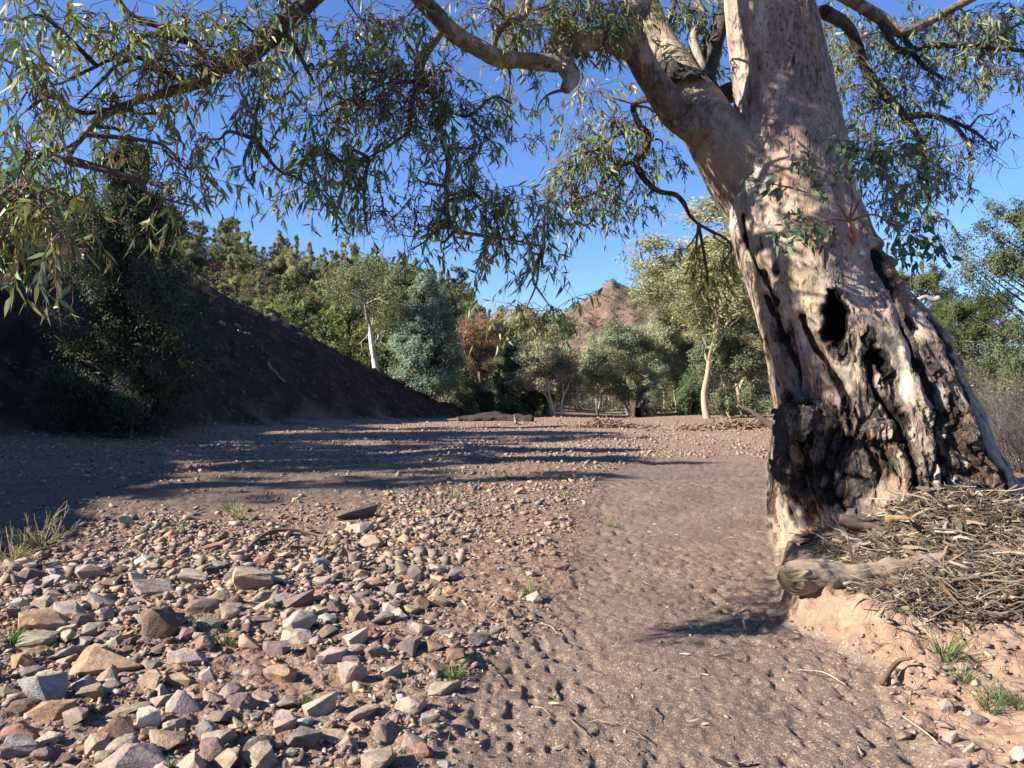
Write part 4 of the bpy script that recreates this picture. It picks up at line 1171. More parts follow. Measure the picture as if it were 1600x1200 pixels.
def sprout(root):
    rs = np.random.default_rng(55)
    base = PX(1332, 385, 7.05)
    st = MB(); lf = MB()
    ends = [(1180, 290, 6.7, 10), (1165, 280, 6.6, 7), (1250, 245, 6.6, 16), (1215, 300, 6.7, 8), (1280, 290, 6.7, 14), (1225, 335, 6.7, 12), (1200, 372, 6.6, 11), (1255, 365, 6.6, 16), (1290, 365, 6.7, 20), (1220, 385, 6.6, 8),
            (1330, 230, 6.8, 24), (1310, 215, 6.7, 14), (1345, 270, 6.7, 18), (1400, 235, 6.9, 26), (1430, 225, 7.0, 30), (1390, 270, 6.9, 16), (1420, 290, 7, 16), (1410, 400, 7, 18), (1440, 385, 7.0, 22), (1470, 395, 7.1, 20), (1490, 400, 7.2, 12), (1435, 420, 7.0, 16), (1460, 355, 7.0, 14), (1400, 330, 6.95, 12), (1380, 230, 6.9, 14), (1450, 260, 7.0, 14)]
    st.add(*tube_arrays(*catmull(np.array([base + [0, .1, -.02], base + [-.005, -.05, .06], PX(1328, 345, 6.8)]), np.array([.03, .024, .016]), 4), 8), (.34, .16, .07))
    hub = PX(1328, 345, 6.8)
    B, Dv = [], []
    mains = [PX(1262, 300, 6.75), PX(1318, 270, 6.75), PX(1345, 285, 6.85), PX(1385, 345, 6.9), PX(1270, 352, 6.7)]
    base_hub = hub
    for mtip in mains:
        mid = (base_hub + mtip) / 2 + np.array([0, -.04, .02]) + rs.normal(size=3) * .02
        P, r = catmull(np.array([base_hub, mid, mtip]), np.array([.011, .008, .006]), 6)
        st.add(*tube_arrays(P, r, 6, False), (.20, .105, .07))
    for (x, y, d, n) in ends:
        e = PX(x, y, d)
        hub = mains[int(np.argmin([np.linalg.norm(e - q) for q in mains]))]
        mid = (hub + e) / 2 + np.array([0, -.04, .04]) + rs.normal(size=3) * .03
        P, r = catmull(np.array([hub, mid, e]), np.array([.005, .0035, .0018]), 5)
        st.add(*tube_arrays(P, r, 4, False), (.21, .10, .07))
        for i in range(int(n * 1.5)):
            t = 1 - abs(rs.normal()) * .22
            q = hub + (e - hub) * max(t, .3) + (mid - (hub + e) / 2) * (1 - (2 * t - 1) ** 2) + rs.normal(size=3) * .045
            B.append(q); dd = rs.normal(size=3) * .7 + np.array([0, 0, -.55]) + (e - hub) * .4; Dv.append(dd)
    B = np.array(B); Dv = np.array(Dv); n = len(B)
    C = np.array([.105, .150, .095]) * np.exp(rs.normal(size=(n, 1)) * .22) * (1 + rs.normal(size=(n, 3)) * np.array([.12, .04, .12]))
    L = rs.uniform(.07, .125, n); W = L * rs.uniform(.32, .46, n)
    lf.add(*near_leaf_mesh(B, Dv, L, W, rs, C, .1))
    for mb in (st, lf): mb.V = [v - np.array(root.location) for v in mb.V]
    o = link('sprout', st.mesh('sprout', M['twig'], True), root)
    o['label'] = 'young leafy shoot growing from the trunk'
    link('leaves', lf.mesh('leaves', M['leaf_near']), o)

def bark_flap(root, pts_top, pts_bot, d0, d1, seed, thick=.012, col=(.055, .047, .042)):
    """curled sheet of burnt bark between two edges given as photo points and depths"""
    rs = np.random.default_rng(seed)
    A = catmull(np.array([PX(x, y, d) for (x, y), d in zip(pts_top, d0)]), m=8); Bq = catmull(np.array([PX(x, y, d) for (x, y), d in zip(pts_bot, d1)]), m=8)
    n = min(len(A), len(Bq)); A = A[:n]; Bq = Bq[:n]
    ns = 26
    t = np.linspace(0, 1, ns)[:, None, None]
    S = A[None] * (1 - t) + Bq[None] * t
    Sf = S.reshape(-1, 3)
    nz = fbm(Sf * 7, 3, s=seed) * .075 + fbm(Sf * np.array([40, 40, 10]), 2, s=seed + 2) * .012
    Sf = Sf + np.array([0, -1, 0]) * nz[:, None]
    i = np.arange(ns - 1)[:, None] * n; j = np.arange(n - 1)[None]
    F = np.stack([i + j, i + j + 1, i + n + j + 1, i + n + j], -1).reshape(-1, 4)
    fcn = Sf[F].mean(1); ii, jj = np.divmod(np.arange(len(F)), n - 1)
    ed = np.minimum(np.minimum(ii, ns - 2 - ii) / 6., np.minimum(jj, n - 2 - jj) / 5.)
    F = F[(ed + fbm(fcn * 22, 3, s=seed + 8) * 1.3) > .12]
    C = np.array(col) * (1 + fbm(Sf * np.array([30, 30, 8]), 3, s=seed + 5) * .9)[:, None]
    me = make_mesh('bark_flap', Sf - np.array(root.location), F, np.clip(C, .01, .5), True, M['bark_near'])
    o = link('bark_flap', me, root)
    so = o.modifiers.new('thick', 'SOLIDIFY'); so.thickness = thick; so.offset = 0
    return o

def build_gum():
    base = np.array([3.6, 7.3, .25])
    root = empty('river_gum', base)
    tag(root, 'giant old river gum with burnt hollow trunk and spreading leafy limbs', 'tree')
    build_trunk(root)
    def pl(L): return np.array([PX(x, y, d) for x, y, d in L])
    def limb(name, L, rp, seed, **kw):
        pts = pl(L); rad = np.array([p / FPX * l[2] for p, l in zip(rp, L)])
        BRANCH_PTS.extend(catmull(pts, m=6)[4:])
        return bark_tube(name, pts, rad, root, seed, **kw)
    # big broken limb and its forks
    limb('limb', [(1250, 440, 7.95), (1203, 348, 7.8), (1155, 262, 7.75), (1120, 212, 7.75), (1085, 165, 7.85), (1055, 115, 8.0), (1030, 70, 8.2), (1010, 20, 8.4), (990, -60, 8.6)], [34, 52, 55, 47, 41, 35, 29, 25, 22], 401, style='trunk', k=64)
    limb('limb', [(1098, 205, 7.62), (1058, 175, 7.5), (1025, 130, 7.35), (1000, 85, 7.25), (985, 45, 7.15), (1000, 0, 7.1), (1012, -60, 7.0), (1010, -160, 6.9)], [28, 25, 22, 21, 21, 20, 19, 18], 402, style='smooth')
    limb('limb', [(990, 75, 7.25), (960, 62, 7.15), (925, 58, 7.05), (893, 68, 7.0), (882, 95, 6.95), (893, 118, 6.9), (884, 138, 6.85)], [22, 20, 18, 16, 15, 15, 9], 403, style='smooth')
    limb('limb', [(888, 98, 6.95), (855, 96, 6.9), (815, 92, 6.8), (778, 88, 6.7), (750, 74, 6.6), (712, 52, 6.5), (682, 22, 6.4), (655, -8, 6.3), (600, -70, 6.1)], [14, 13, 12, 14, 13, 14, 14, 14, 13], 404, style='smooth')
    limb('branch', [(772, 82, 6.7), (774, 58, 6.65), (790, 35, 6.6), (815, 25, 6.6), (825, 5, 6.6), (822, -30, 6.6)], [5, 5, 5.5, 5.5, 6, 6], 405, k=20)
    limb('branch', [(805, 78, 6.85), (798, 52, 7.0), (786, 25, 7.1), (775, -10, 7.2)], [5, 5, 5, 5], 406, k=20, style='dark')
    limb('branch', [(690, 45, 6.5), (668, 78, 6.4), (655, 110, 6.3), (672, 140, 6.25), (690, 165, 6.2), (688, 205, 6.2), (700, 250, 6.2), (697, 290, 6.2), (700, 335, 6.2), (712, 358, 6.25), (755, 368, 6.3), (806, 376, 6.4), (850, 385, 6.5)], [6.5, 6, 6, 5.5, 5, 4.5, 4.2, 4, 3.6, 4.5, 2.6, 2, 1.2], 407, k=16, style='mid')
    limb('branch', [(690, 165, 6.2), (730, 180, 6.3), (770, 150, 6.4), (800, 160, 6.5)], [3, 2.4, 2, 1.2], 408, k=10, style='dark')
    limb('branch', [(652, 115, 6.3), (640, 170, 6.2), (640, 200, 6.15), (610, 225, 6.1), (575, 245, 6.0)], [4.5, 4, 3.4, 2.4, 1.4], 409, k=10, style='dark')
    limb('branch', [(655, 125, 6.3), (600, 130, 6.1), (560, 145, 6.0), (510, 170, 5.9)], [3.4, 2.6, 2, 1.2], 410, k=10, style='mid')
    # long bough from above the picture reaching over the creek bed
    limb('bough', [(560, -90, 6.0), (500, -20, 5.85), (440, 40, 5.7), (400, 78, 5.6), (355, 100, 5.5), (315, 124, 5.4), (262, 142, 5.3), (205, 158, 5.2), (160, 180, 5.0), (125, 215, 4.8), (100, 252, 4.6)], [15, 14, 13, 11, 11, 10, 7.5, 5.5, 5, 4.5, 3], 411, k=32, style='mid')
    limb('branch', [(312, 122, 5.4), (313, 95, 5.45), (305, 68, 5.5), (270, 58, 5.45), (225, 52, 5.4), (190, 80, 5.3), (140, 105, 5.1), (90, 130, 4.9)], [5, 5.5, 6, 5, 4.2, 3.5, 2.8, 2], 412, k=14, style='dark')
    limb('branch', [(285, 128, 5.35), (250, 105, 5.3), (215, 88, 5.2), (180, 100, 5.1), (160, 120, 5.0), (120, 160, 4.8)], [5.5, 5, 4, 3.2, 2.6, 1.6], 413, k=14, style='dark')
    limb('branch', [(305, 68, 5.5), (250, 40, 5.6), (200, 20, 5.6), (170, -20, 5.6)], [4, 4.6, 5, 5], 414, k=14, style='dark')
    limb('branch', [(205, 158, 5.2), (130, 175, 4.9), (80, 150, 4.7), (40, 170, 4.5), (10, 200, 4.3)], [4, 3.2, 2.6, 2, 1.4], 415, k=12, style='dark')
    limb('branch', [(440, 40, 5.7), (470, 90, 5.8), (490, 130, 5.85)], [5, 3.5, 2], 416, k=12, style='dark')
    limb('branch', [(120, 220, 4.75), (80, 240, 4.5), (45, 250, 4.3), (20, 290, 4.1)], [3, 2.4, 2, 1.4], 417, k=10, style='mid')
    limb('branch', [(400, 78, 5.6), (410, 120, 5.6), (400, 170, 5.5), (395, 215, 5.45)], [4, 3, 2.2, 1.4], 418, k=10, style='dark')
    # grey limbs behind the fork
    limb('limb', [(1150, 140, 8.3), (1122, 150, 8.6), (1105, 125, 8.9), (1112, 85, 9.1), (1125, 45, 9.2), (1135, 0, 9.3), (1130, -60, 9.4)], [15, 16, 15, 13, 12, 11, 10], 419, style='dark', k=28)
    limb('branch', [(1108, 125, 8.9), (1092, 85, 9.0), (1085, 55, 9.1), (1100, 25, 9.2), (1080, -20, 9.3)], [9, 8, 7, 6, 6], 420, style='smooth', k=20)
    limb('branch', [(1052, 98, 8.3), (1035, 60, 8.8), (1050, 20, 9.2), (1060, -20, 9.4)], [5, 4.5, 4, 4], 421, style='dark', k=12)
    # drooping branch below the big limb
    limb('branch', [(1040, 150, 7.7), (992, 160, 8.2), (998, 190, 8.3), (1014, 212, 8.3), (1008, 232, 8.3), (994, 252, 8.3), (1010, 282, 8.3), (1030, 298, 8.35), (1055, 303, 8.4), (1068, 315, 8.4), (1078, 335, 8.45), (1092, 350, 8.5)], [5, 5, 5, 5.5, 6.5, 5.5, 4.5, 4.2, 4.2, 4, 3, 1.6], 422, k=16, style='dark')
    limb('branch', [(1012, 210, 8.3), (980, 205, 8.3), (955, 215, 8.25), (930, 235, 8.2)], [4, 3.4, 2.6, 1.6], 423, k=10, style='mid')
    limb('branch', [(994, 250, 8.3), (965, 262, 8.2), (930, 300, 8.2), (900, 310, 8.1)], [3.4, 2.6, 2, 1.2], 424, k=10, style='dark')
    # boughs on the far side of the trunk
    limb('bough', [(1262, -60, 8.6), (1300, -25, 9.0), (1338, 0, 9.3), (1374, 22, 9.5), (1411, 47, 9.5), (1452, 32, 9.5), (1492, 10, 9.5), (1540, -15, 9.5)], [12, 11, 10, 10, 9, 7, 6.5, 6], 425, k=24, style='smooth')
    limb('bough', [(1290, 15, 8.4), (1328, 40, 9.2), (1350, 92, 9.4), (1366, 127, 9.45), (1392, 154, 9.4), (1419, 184, 9.4), (1441, 225, 9.35), (1449, 270, 9.3), (1452, 310, 9.25)], [11, 9, 8, 8, 7.5, 6, 4, 3, 1.6], 426, k=24, style='dark')
    limb('branch', [(1419, 182, 9.4), (1450, 178, 9.4), (1482, 187, 9.35), (1508, 212, 9.3), (1520, 250, 9.3)], [6, 5, 4, 3.2, 1.8], 427, k=12, style='dark')
    limb('branch', [(1380, 30, 9.5), (1405, 75, 9.5), (1450, 70, 9.5), (1500, 68, 9.5), (1560, 72, 9.4), (1620, 80, 9.4)], [7, 6, 5.5, 5, 4, 3], 428, k=14, style='dark')
    limb('branch', [(1484, 184, 9.35), (1530, 208, 9.3), (1560, 235, 9.3)], [3, 2.2, 1], 429, k=8, style='dark')
    limb('branch', [(1411, 47, 9.5), (1440, 95, 9.5), (1475, 120, 9.4)], [5, 4, 2], 430, k=10, style='dark')
    # crown limb far above, throwing dappled shade on the trunk
    limb('bough', [(1100, -500, 7.6), (980, -560, 7.2), (820, -560, 6.9), (660, -520, 6.6), (500, -420, 6.2)], [40, 30, 24, 18, 10], 431, k=20, style='smooth')
    # stripped jagged bark round the hollow at the broken limb
    bark_flap(root, [(1018, 95), (1045, 92), (1075, 100), (1105, 108)], [(1035, 135), (1062, 125), (1085, 118), (1100, 122)], [8.0, 7.7, 7.6, 7.7], [7.6, 7.55, 7.5, 7.6], 3)
    bark_flap(root, [(1050, 155), (1068, 150), (1085, 160), (1100, 178)], [(1046, 192), (1062, 205), (1082, 205), (1096, 200)], [7.45, 7.4, 7.35, 7.4], [7.4, 7.35, 7.3, 7.35], 4, col=(.20, .15, .11))
    # burnt sheets peeling from the lower trunk
    bark_flap(root, [(1206, 640), (1225, 631), (1250, 633), (1272, 640)], [(1210, 730), (1216, 716), (1240, 690), (1262, 664)], [7.05, 6.75, 6.55, 6.5], [7.0, 6.8, 6.6, 6.5], 5)
    bark_flap(root, [(1250, 634), (1262, 632), (1278, 636), (1296, 642)], [(1246, 700), (1256, 690), (1270, 672), (1290, 660)], [6.5, 6.42, 6.4, 6.42], [6.55, 6.5, 6.46, 6.42], 6, col=(.09, .075, .062))
    bark_flap(root, [(1340, 668), (1362, 655), (1380, 652), (1398, 660)], [(1345, 674), (1366, 668), (1384, 664), (1396, 672)], [6.2, 6.1, 6.1, 6.2], [6.15, 6.05, 6.05, 6.15], 7, col=(.12, .10, .085))
    bark_flap(root, [(1200, 712), (1210, 725), (1222, 735), (1234, 740)], [(1206, 740), (1214, 752), (1222, 756), (1230, 752)], [7.1, 6.95, 6.8, 6.7], [7.1, 6.95, 6.85, 6.75], 8, col=(.05, .04, .035))
    bark_flap(root, [(1395, 470), (1406, 500), (1418, 530), (1430, 560)], [(1402, 466), (1414, 498), (1426, 526), (1438, 556)], [6.55, 6.5, 6.45, 6.4], [6.5, 6.45, 6.4, 6.35], 9, col=(.08, .06, .05))
    # exposed roots
    for i, (L, rp) in enumerate([  ([(1560, 760, 7.4), (1600, 800, 7.1), (1650, 835, 6.8)], [26, 20, 14])]):
        pts = pl(L); rad = np.array([p / FPX * l[2] for p, l in zip(rp, L)])
        bark_tube('root', pts, rad, root, 450 + i, k=32, style='trunk', lump=.2)
    foliage(root)
    bare_twigs(root)
    sprout(root)
    return root
build_gum()
#exec-small
# ------------------------------------------------------------------ stones
PALS = {
    'pinkish grey': (.285, .220, .190), 'tan': (.30, .225, .160), 'purple-brown': (.165, .118, .105), 'olive grey': (.225, .195, .138), 'grey-blue': (.25, .245, .235),
    'cream': (.36, .29, .225), 'brick red': (.26, .130, .095), 'dark brown': (.125, .085, .064), 'pale pink': (.335, .255, .215), 'orange-tan': (.33, .205, .125), 'slate grey': (.19, .168, .152), 'pale green-grey': (.32, .31, .26),
}

def hull(seed, n, flat, box, bev):
    rs = np.random.default_rng(seed)
    u = rs.normal(size=(n, 3)); u /= np.linalg.norm(u, axis=1, keepdims=True)
    # pull towards a box for angular blocks
    k = np.abs(u).max(1, keepdims=True)
    p = u * (1 - box) + u / k * box
    p *= rs.uniform(.72, 1.0, (n, 1))
    p *= np.array([1, rs.uniform(.65, .95), flat]) * .5
    bm = bmesh.new()
    vs = [bm.verts.new(tuple(q)) for q in p]
    r = bmesh.ops.convex_hull(bm, input=vs)
    dl = [v for v in bm.verts if not v.link_faces]
    if dl: bmesh.ops.delete(bm, geom=dl, context='VERTS')
    bmesh.ops.dissolve_limit(bm, angle_limit=R(11), verts=bm.verts, edges=bm.edges)
    if bev:
        bmesh.ops.bevel(bm, geom=list(bm.edges), offset=bev, segments=2, profile=.6, affect='EDGES', clamp_overlap=True)
        bmesh.ops.triangulate(bm, faces=bm.faces)
        bmesh.ops.subdivide_edges(bm, edges=[e for e in bm.edges if e.calc_length() > .13], cuts=2, use_grid_fill=True)
    bmesh.ops.triangulate(bm, faces=bm.faces)
    bm.normal_update()
    V = np.array([v.co[:] for v in bm.verts]); bm.verts.index_update()
    F = np.array([[v.index for v in f.verts] for f in bm.faces])
    bm.free()
    if bev:
        V = V + fbm(V * 5 + seed, 3, s=seed)[:, None] * V * .16 + fbm(V * 16 + seed, 2, s=seed + 3)[:, None] * V * .05
    return V, F

HI = {}
for i in range(8): HI['block', i] = hull(500 + i, 13, .72, .75, .022)
for i in range(8): HI['round', i] = hull(520 + i, 26, .60, .25, .05)
for i in range(8): HI['flat', i] = hull(540 + i, 14, .34, .55, .018)
for i in range(5): HI['wedge', i] = hull(560 + i, 9, .85, .3, .02)
NV = {'block': 8, 'round': 8, 'flat': 8, 'wedge': 5}
HIME = {k: make_mesh('stone', v[0], v[1], None, True, M['stone']) for k, v in HI.items()}
for me in HIME.values():
    me.set_sharp_from_angle(angle=R(38))
LO = [hull(600 + i, [7, 9, 8, 10][i % 4], [.26, .42, .6, .36][i % 4], [.5, .8, .4, .7][i % 4], 0) for i in range(24)]

LAND = [  # column, base row, width px, height px, kind, colour, label
    (70, 985, 66, 34, 'round', 'orange-tan', 'rounded orange-tan boulder next to a green grass tuft'),
    (250, 997, 74, 54, 'block', 'dark brown', 'big dark brown square-edged block, the darkest large rock on the bar'),
    (240, 929, 54, 38, 'block', 'pale pink', 'pink block with a flat cream top'),
    (334, 859, 40, 15, 'flat', 'brick red', 'flat brick-red slab near the long curved stick'),
    (224, 882, 30, 17, 'round', 'pale green-grey', 'smooth pale green-grey cobble behind the pink block'),
    (398, 922, 58, 38, 'block', 'tan', 'big squared tan block below the curved stick'),
    (318, 957, 48, 26, 'round', 'purple-brown', 'rounded purple-brown boulder beyond the big dark block'),
    (163, 948, 40, 20, 'wedge', 'slate grey', 'slate grey wedge between pinkish boulders'),
    (108, 967, 44, 30, 'round', 'pinkish grey', 'pinkish grey boulder behind the rounded orange-tan one'),
    (140, 906, 44, 25, 'wedge', 'tan', 'tan tilted slab with a pointed top'),
    (52, 905, 38, 20, 'wedge', 'dark brown', 'dark brown sharp stone near the dry yellow weed'),
    (90, 912, 36, 18, 'block', 'grey-blue', 'bluish grey stone beside the dark brown sharp one'),
    (362, 967, 28, 27, 'wedge', 'tan', 'small upright tan stone with a shaded side'),
    (307, 911, 44, 22, 'block', 'cream', 'cream and grey split stone leaning outward'),
    (195, 820, 22, 17, 'wedge', 'pale green-grey', 'lone pale pointed stone on the smooth silt'),
    (70, 1094, 58, 44, 'block', 'grey-blue', 'pale blue-grey cube with a flat sunlit top'),
    (88, 1123, 64, 33, 'round', 'orange-tan', 'long orange-brown rounded cobble just below the blue-grey cube'),
    (176, 1057, 96, 44, 'flat', 'orange-tan', 'widest tan slab tilted toward the sun'),
    (60, 1011, 60, 28, 'round', 'olive grey', 'olive rounded boulder under the orange-tan boulder'),
    (102, 1028, 48, 16, 'flat', 'grey-blue', 'long thin grey-blue slab lying flat'),
    (42, 1156, 58, 28, 'round', 'brick red', 'red-brown rounded boulder low at the picture edge'),
    (40, 1184, 50, 34, 'block', 'slate grey', 'grey-brown block in the lowest corner of the bar'),
    (207, 1212, 94, 46, 'flat', 'pinkish grey', 'big cracked pink-grey slab at the very bottom'),
    (195, 1178, 46, 26, 'round', 'olive grey', 'grey-tan oval cobble leaning on the cracked slab'),
    (292, 1041, 52, 27, 'round', 'pale pink', 'smooth pale pink boulder beyond the widest tan slab'),
    (298, 1119, 56, 27, 'flat', 'pale pink', 'pink-white slab with a ragged front edge'),
    (259, 1156, 30, 35, 'block', 'cream', 'upright speckled cream and tan block'),
    (207, 1118, 56, 14, 'flat', 'olive grey', 'long thin olive stone lying flat'),
    (257, 1105, 34, 22, 'block', 'pale pink', 'small lilac-white block near the ragged pink slab'),
    (325, 1153, 34, 28, 'round', 'slate grey', 'smooth slate grey cobble standing on edge'),
    (136, 1081, 40, 26, 'flat', 'olive grey', 'olive-grey flat stone propped beside the blue-grey cube'),
    (43, 1116, 46, 27, 'round', 'dark brown', 'dark brown egg-shaped cobble below the blue-grey cube'),
    (336, 1101, 30, 22, 'wedge', 'tan', 'brown slab tipped up behind the ragged pink slab'),
    (557, 811, 58, 32, 'wedge', 'dark brown', 'rough blackened chunk alone at the far edge of the bar'),
    (416, 881, 28, 17, 'round', 'brick red', 'rosy round cobble under the curved stick'),
    (580, 855, 36, 22, 'block', 'tan', 'tan block with a sharp shaded end near the blackened chunk'),
    (560, 833, 40, 20, 'flat', 'pinkish grey', 'pinkish slab just in front of the blackened chunk'),
    (467, 949, 46, 25, 'wedge', 'purple-brown', 'purple-brown trapezoid stone casting a long shadow'),
    (410, 939, 34, 19, 'flat', 'olive grey', 'olive slab leaning against the big squared tan block'),
    (472, 991, 48, 38, 'wedge', 'pale pink', 'pale pyramid-shaped rock with one sunlit face'),
    (457, 1005, 46, 22, 'flat', 'cream', 'cream flat slab at the foot of the pale pyramid rock'),
    (505, 914, 34, 18, 'round', 'pinkish grey', 'pinkish grey smooth cobble right of centre of the bar'.replace('right of centre of the bar', 'in the middle of the bar')),
    (632, 900, 28, 24, 'wedge', 'olive grey', 'grey-green slab standing on edge with a dark one behind'),
    (648, 908, 24, 28, 'block', 'purple-brown', 'dark purple slab standing behind the grey-green one'),
    (505, 884, 30, 14, 'flat', 'grey-blue', 'flat grey-blue cobble among tan stones'),
    (601, 976, 30, 22, 'wedge', 'slate grey', 'slate purple stone on bare reddish soil'),
    (440, 1065, 52, 28, 'round', 'orange-tan', 'yellow-olive rounded boulder with a smooth top'),
    (520, 1037, 42, 24, 'block', 'pale pink', 'speckled pale pink block beside the dark upright stone'),
    (490, 1031, 17, 24, 'block', 'dark brown', 'narrow dark stone standing upright'),
    (550, 1065, 42, 36, 'block', 'pale pink', 'banded pink cube tipped on one corner'),
    (612, 1061, 36, 31, 'block', 'cream', 'pinkish cream angular block with a bright face'),
    (692, 1086, 52, 25, 'flat', 'olive grey', 'long olive slab propped beside a grass tuft'),
    (500, 1121, 50, 36, 'wedge', 'cream', 'bright cream angular slab standing tilted'),
    (405, 1177, 44, 28, 'round', 'purple-brown', 'dark purple boulder near the bottom of the bar'),
    (476, 1136, 26, 17, 'round', 'grey-blue', 'smooth blue-grey pebble below the bright cream slab'),
    (562, 1125, 54, 17, 'flat', 'tan', 'long tan slab lying flat by the bright cream slab'),
    (660, 1181, 28, 20, 'round', 'brick red', 'red pebble close to the sand edge'),
    (671, 1134, 28, 25, 'wedge', 'slate grey', 'grey triangular stone close to the sand edge'),
    (583, 1181, 26, 18, 'block', 'cream', 'small squared cream stone at the bottom of the bar'),
    (447, 1131, 34, 23, 'block', 'pale pink', 'light pink angular stone next to the yellow-olive boulder'),
    (695, 1199, 20, 13, 'flat', 'pale green-grey', 'greenish flat pebble at the corner of the sand'),
    (1478, 1115, 26, 21, 'round', 'pale pink', 'round pink stone on the pale dirt beside the sand'),
    (1512, 1120, 24, 12, 'flat', 'pale green-grey', 'white flat stone on the pale dirt'),
    (1525, 1133, 26, 15, 'round', 'purple-brown', 'brown lump touching the white flat stone'),
    (1502, 1202, 36, 22, 'flat', 'pinkish grey', 'mauve slab at the bottom of the pale dirt'),
    (1482, 1161, 24, 21, 'block', 'pale pink', 'pink broken block on the pale dirt'),
    (1594, 1189, 24, 20, 'flat', 'pale green-grey', 'pale green slab at the picture corner'),
    (1408, 1154, 30, 18, 'wedge', 'tan', 'tan slab stuck upright in the sand edge'),
    (1508, 1178, 20, 18, 'wedge', 'cream', 'cream pointed stone among pink ones on the dirt'),
    (1395, 1070, 22, 12, 'flat', 'tan', 'tan flat stone at the toe of the dirt bank'),
]

OCC = []
def rot_mat(yaw, tx, ty):
    cz, sz = np.cos(yaw), np.sin(yaw); cx, sx = np.cos(tx), np.sin(tx); cy, sy = np.cos(ty), np.sin(ty)
    o = np.zeros_like(yaw); one = np.ones_like(yaw)
    Rz = np.stack([cz, -sz, o, sz, cz, o, o, o, one], -1).reshape(-1, 3, 3)
    Rx = np.stack([one, o, o, o, cx, -sx, o, sx, cx], -1).reshape(-1, 3, 3)
    Ry = np.stack([cy, o, sy, o, one, o, -sy, o, cy], -1).reshape(-1, 3, 3)
    return Rz @ Rx @ Ry

def landmark_stones():
    rs = np.random.default_rng(31)
    for i, (px, py, wpx, hpx, kind, colr, lab) in enumerate(LAND):
        g = GP(px, min(py, 1230))
        k = g[1] / FPX
        W = wpx * k * 1.16
        key = (kind, i % NV[kind])
        V = HI[key][0]
        ext = V.max(0) - V.min(0)
        dep = W * (.62 if kind != 'flat' else .75)
        hh = max(W * .22, hpx * k * 1.22 - dep * .22)
        s = (W / ext[0], dep / ext[1], hh * 1.15 / ext[2])
        o = bpy.data.objects.new('stone', HIME[key]); COL.objects.link(o)
        o.scale = s
        yaw = rs.uniform(-.35, .35) + (math.pi if rs.random() < .5 else 0)
        tilt = {'flat': .22, 'wedge': .2, 'block': .12, 'round': .1}[kind]
        o.rotation_euler = (rs.normal() * tilt * .6, rs.normal() * tilt, yaw)
        y = g[1] + dep * .45; x = g[0] * y / g[1]
        o.location = (x, y, h1(x, y) + hh * .27)
        c = np.array(PALS[colr]) * rs.uniform(.92, 1.08)
        o.color = (*c, 1)
        tag(o, lab, 'stone')
        OCC.append((x, y, W * .5, lab))
landmark_stones()

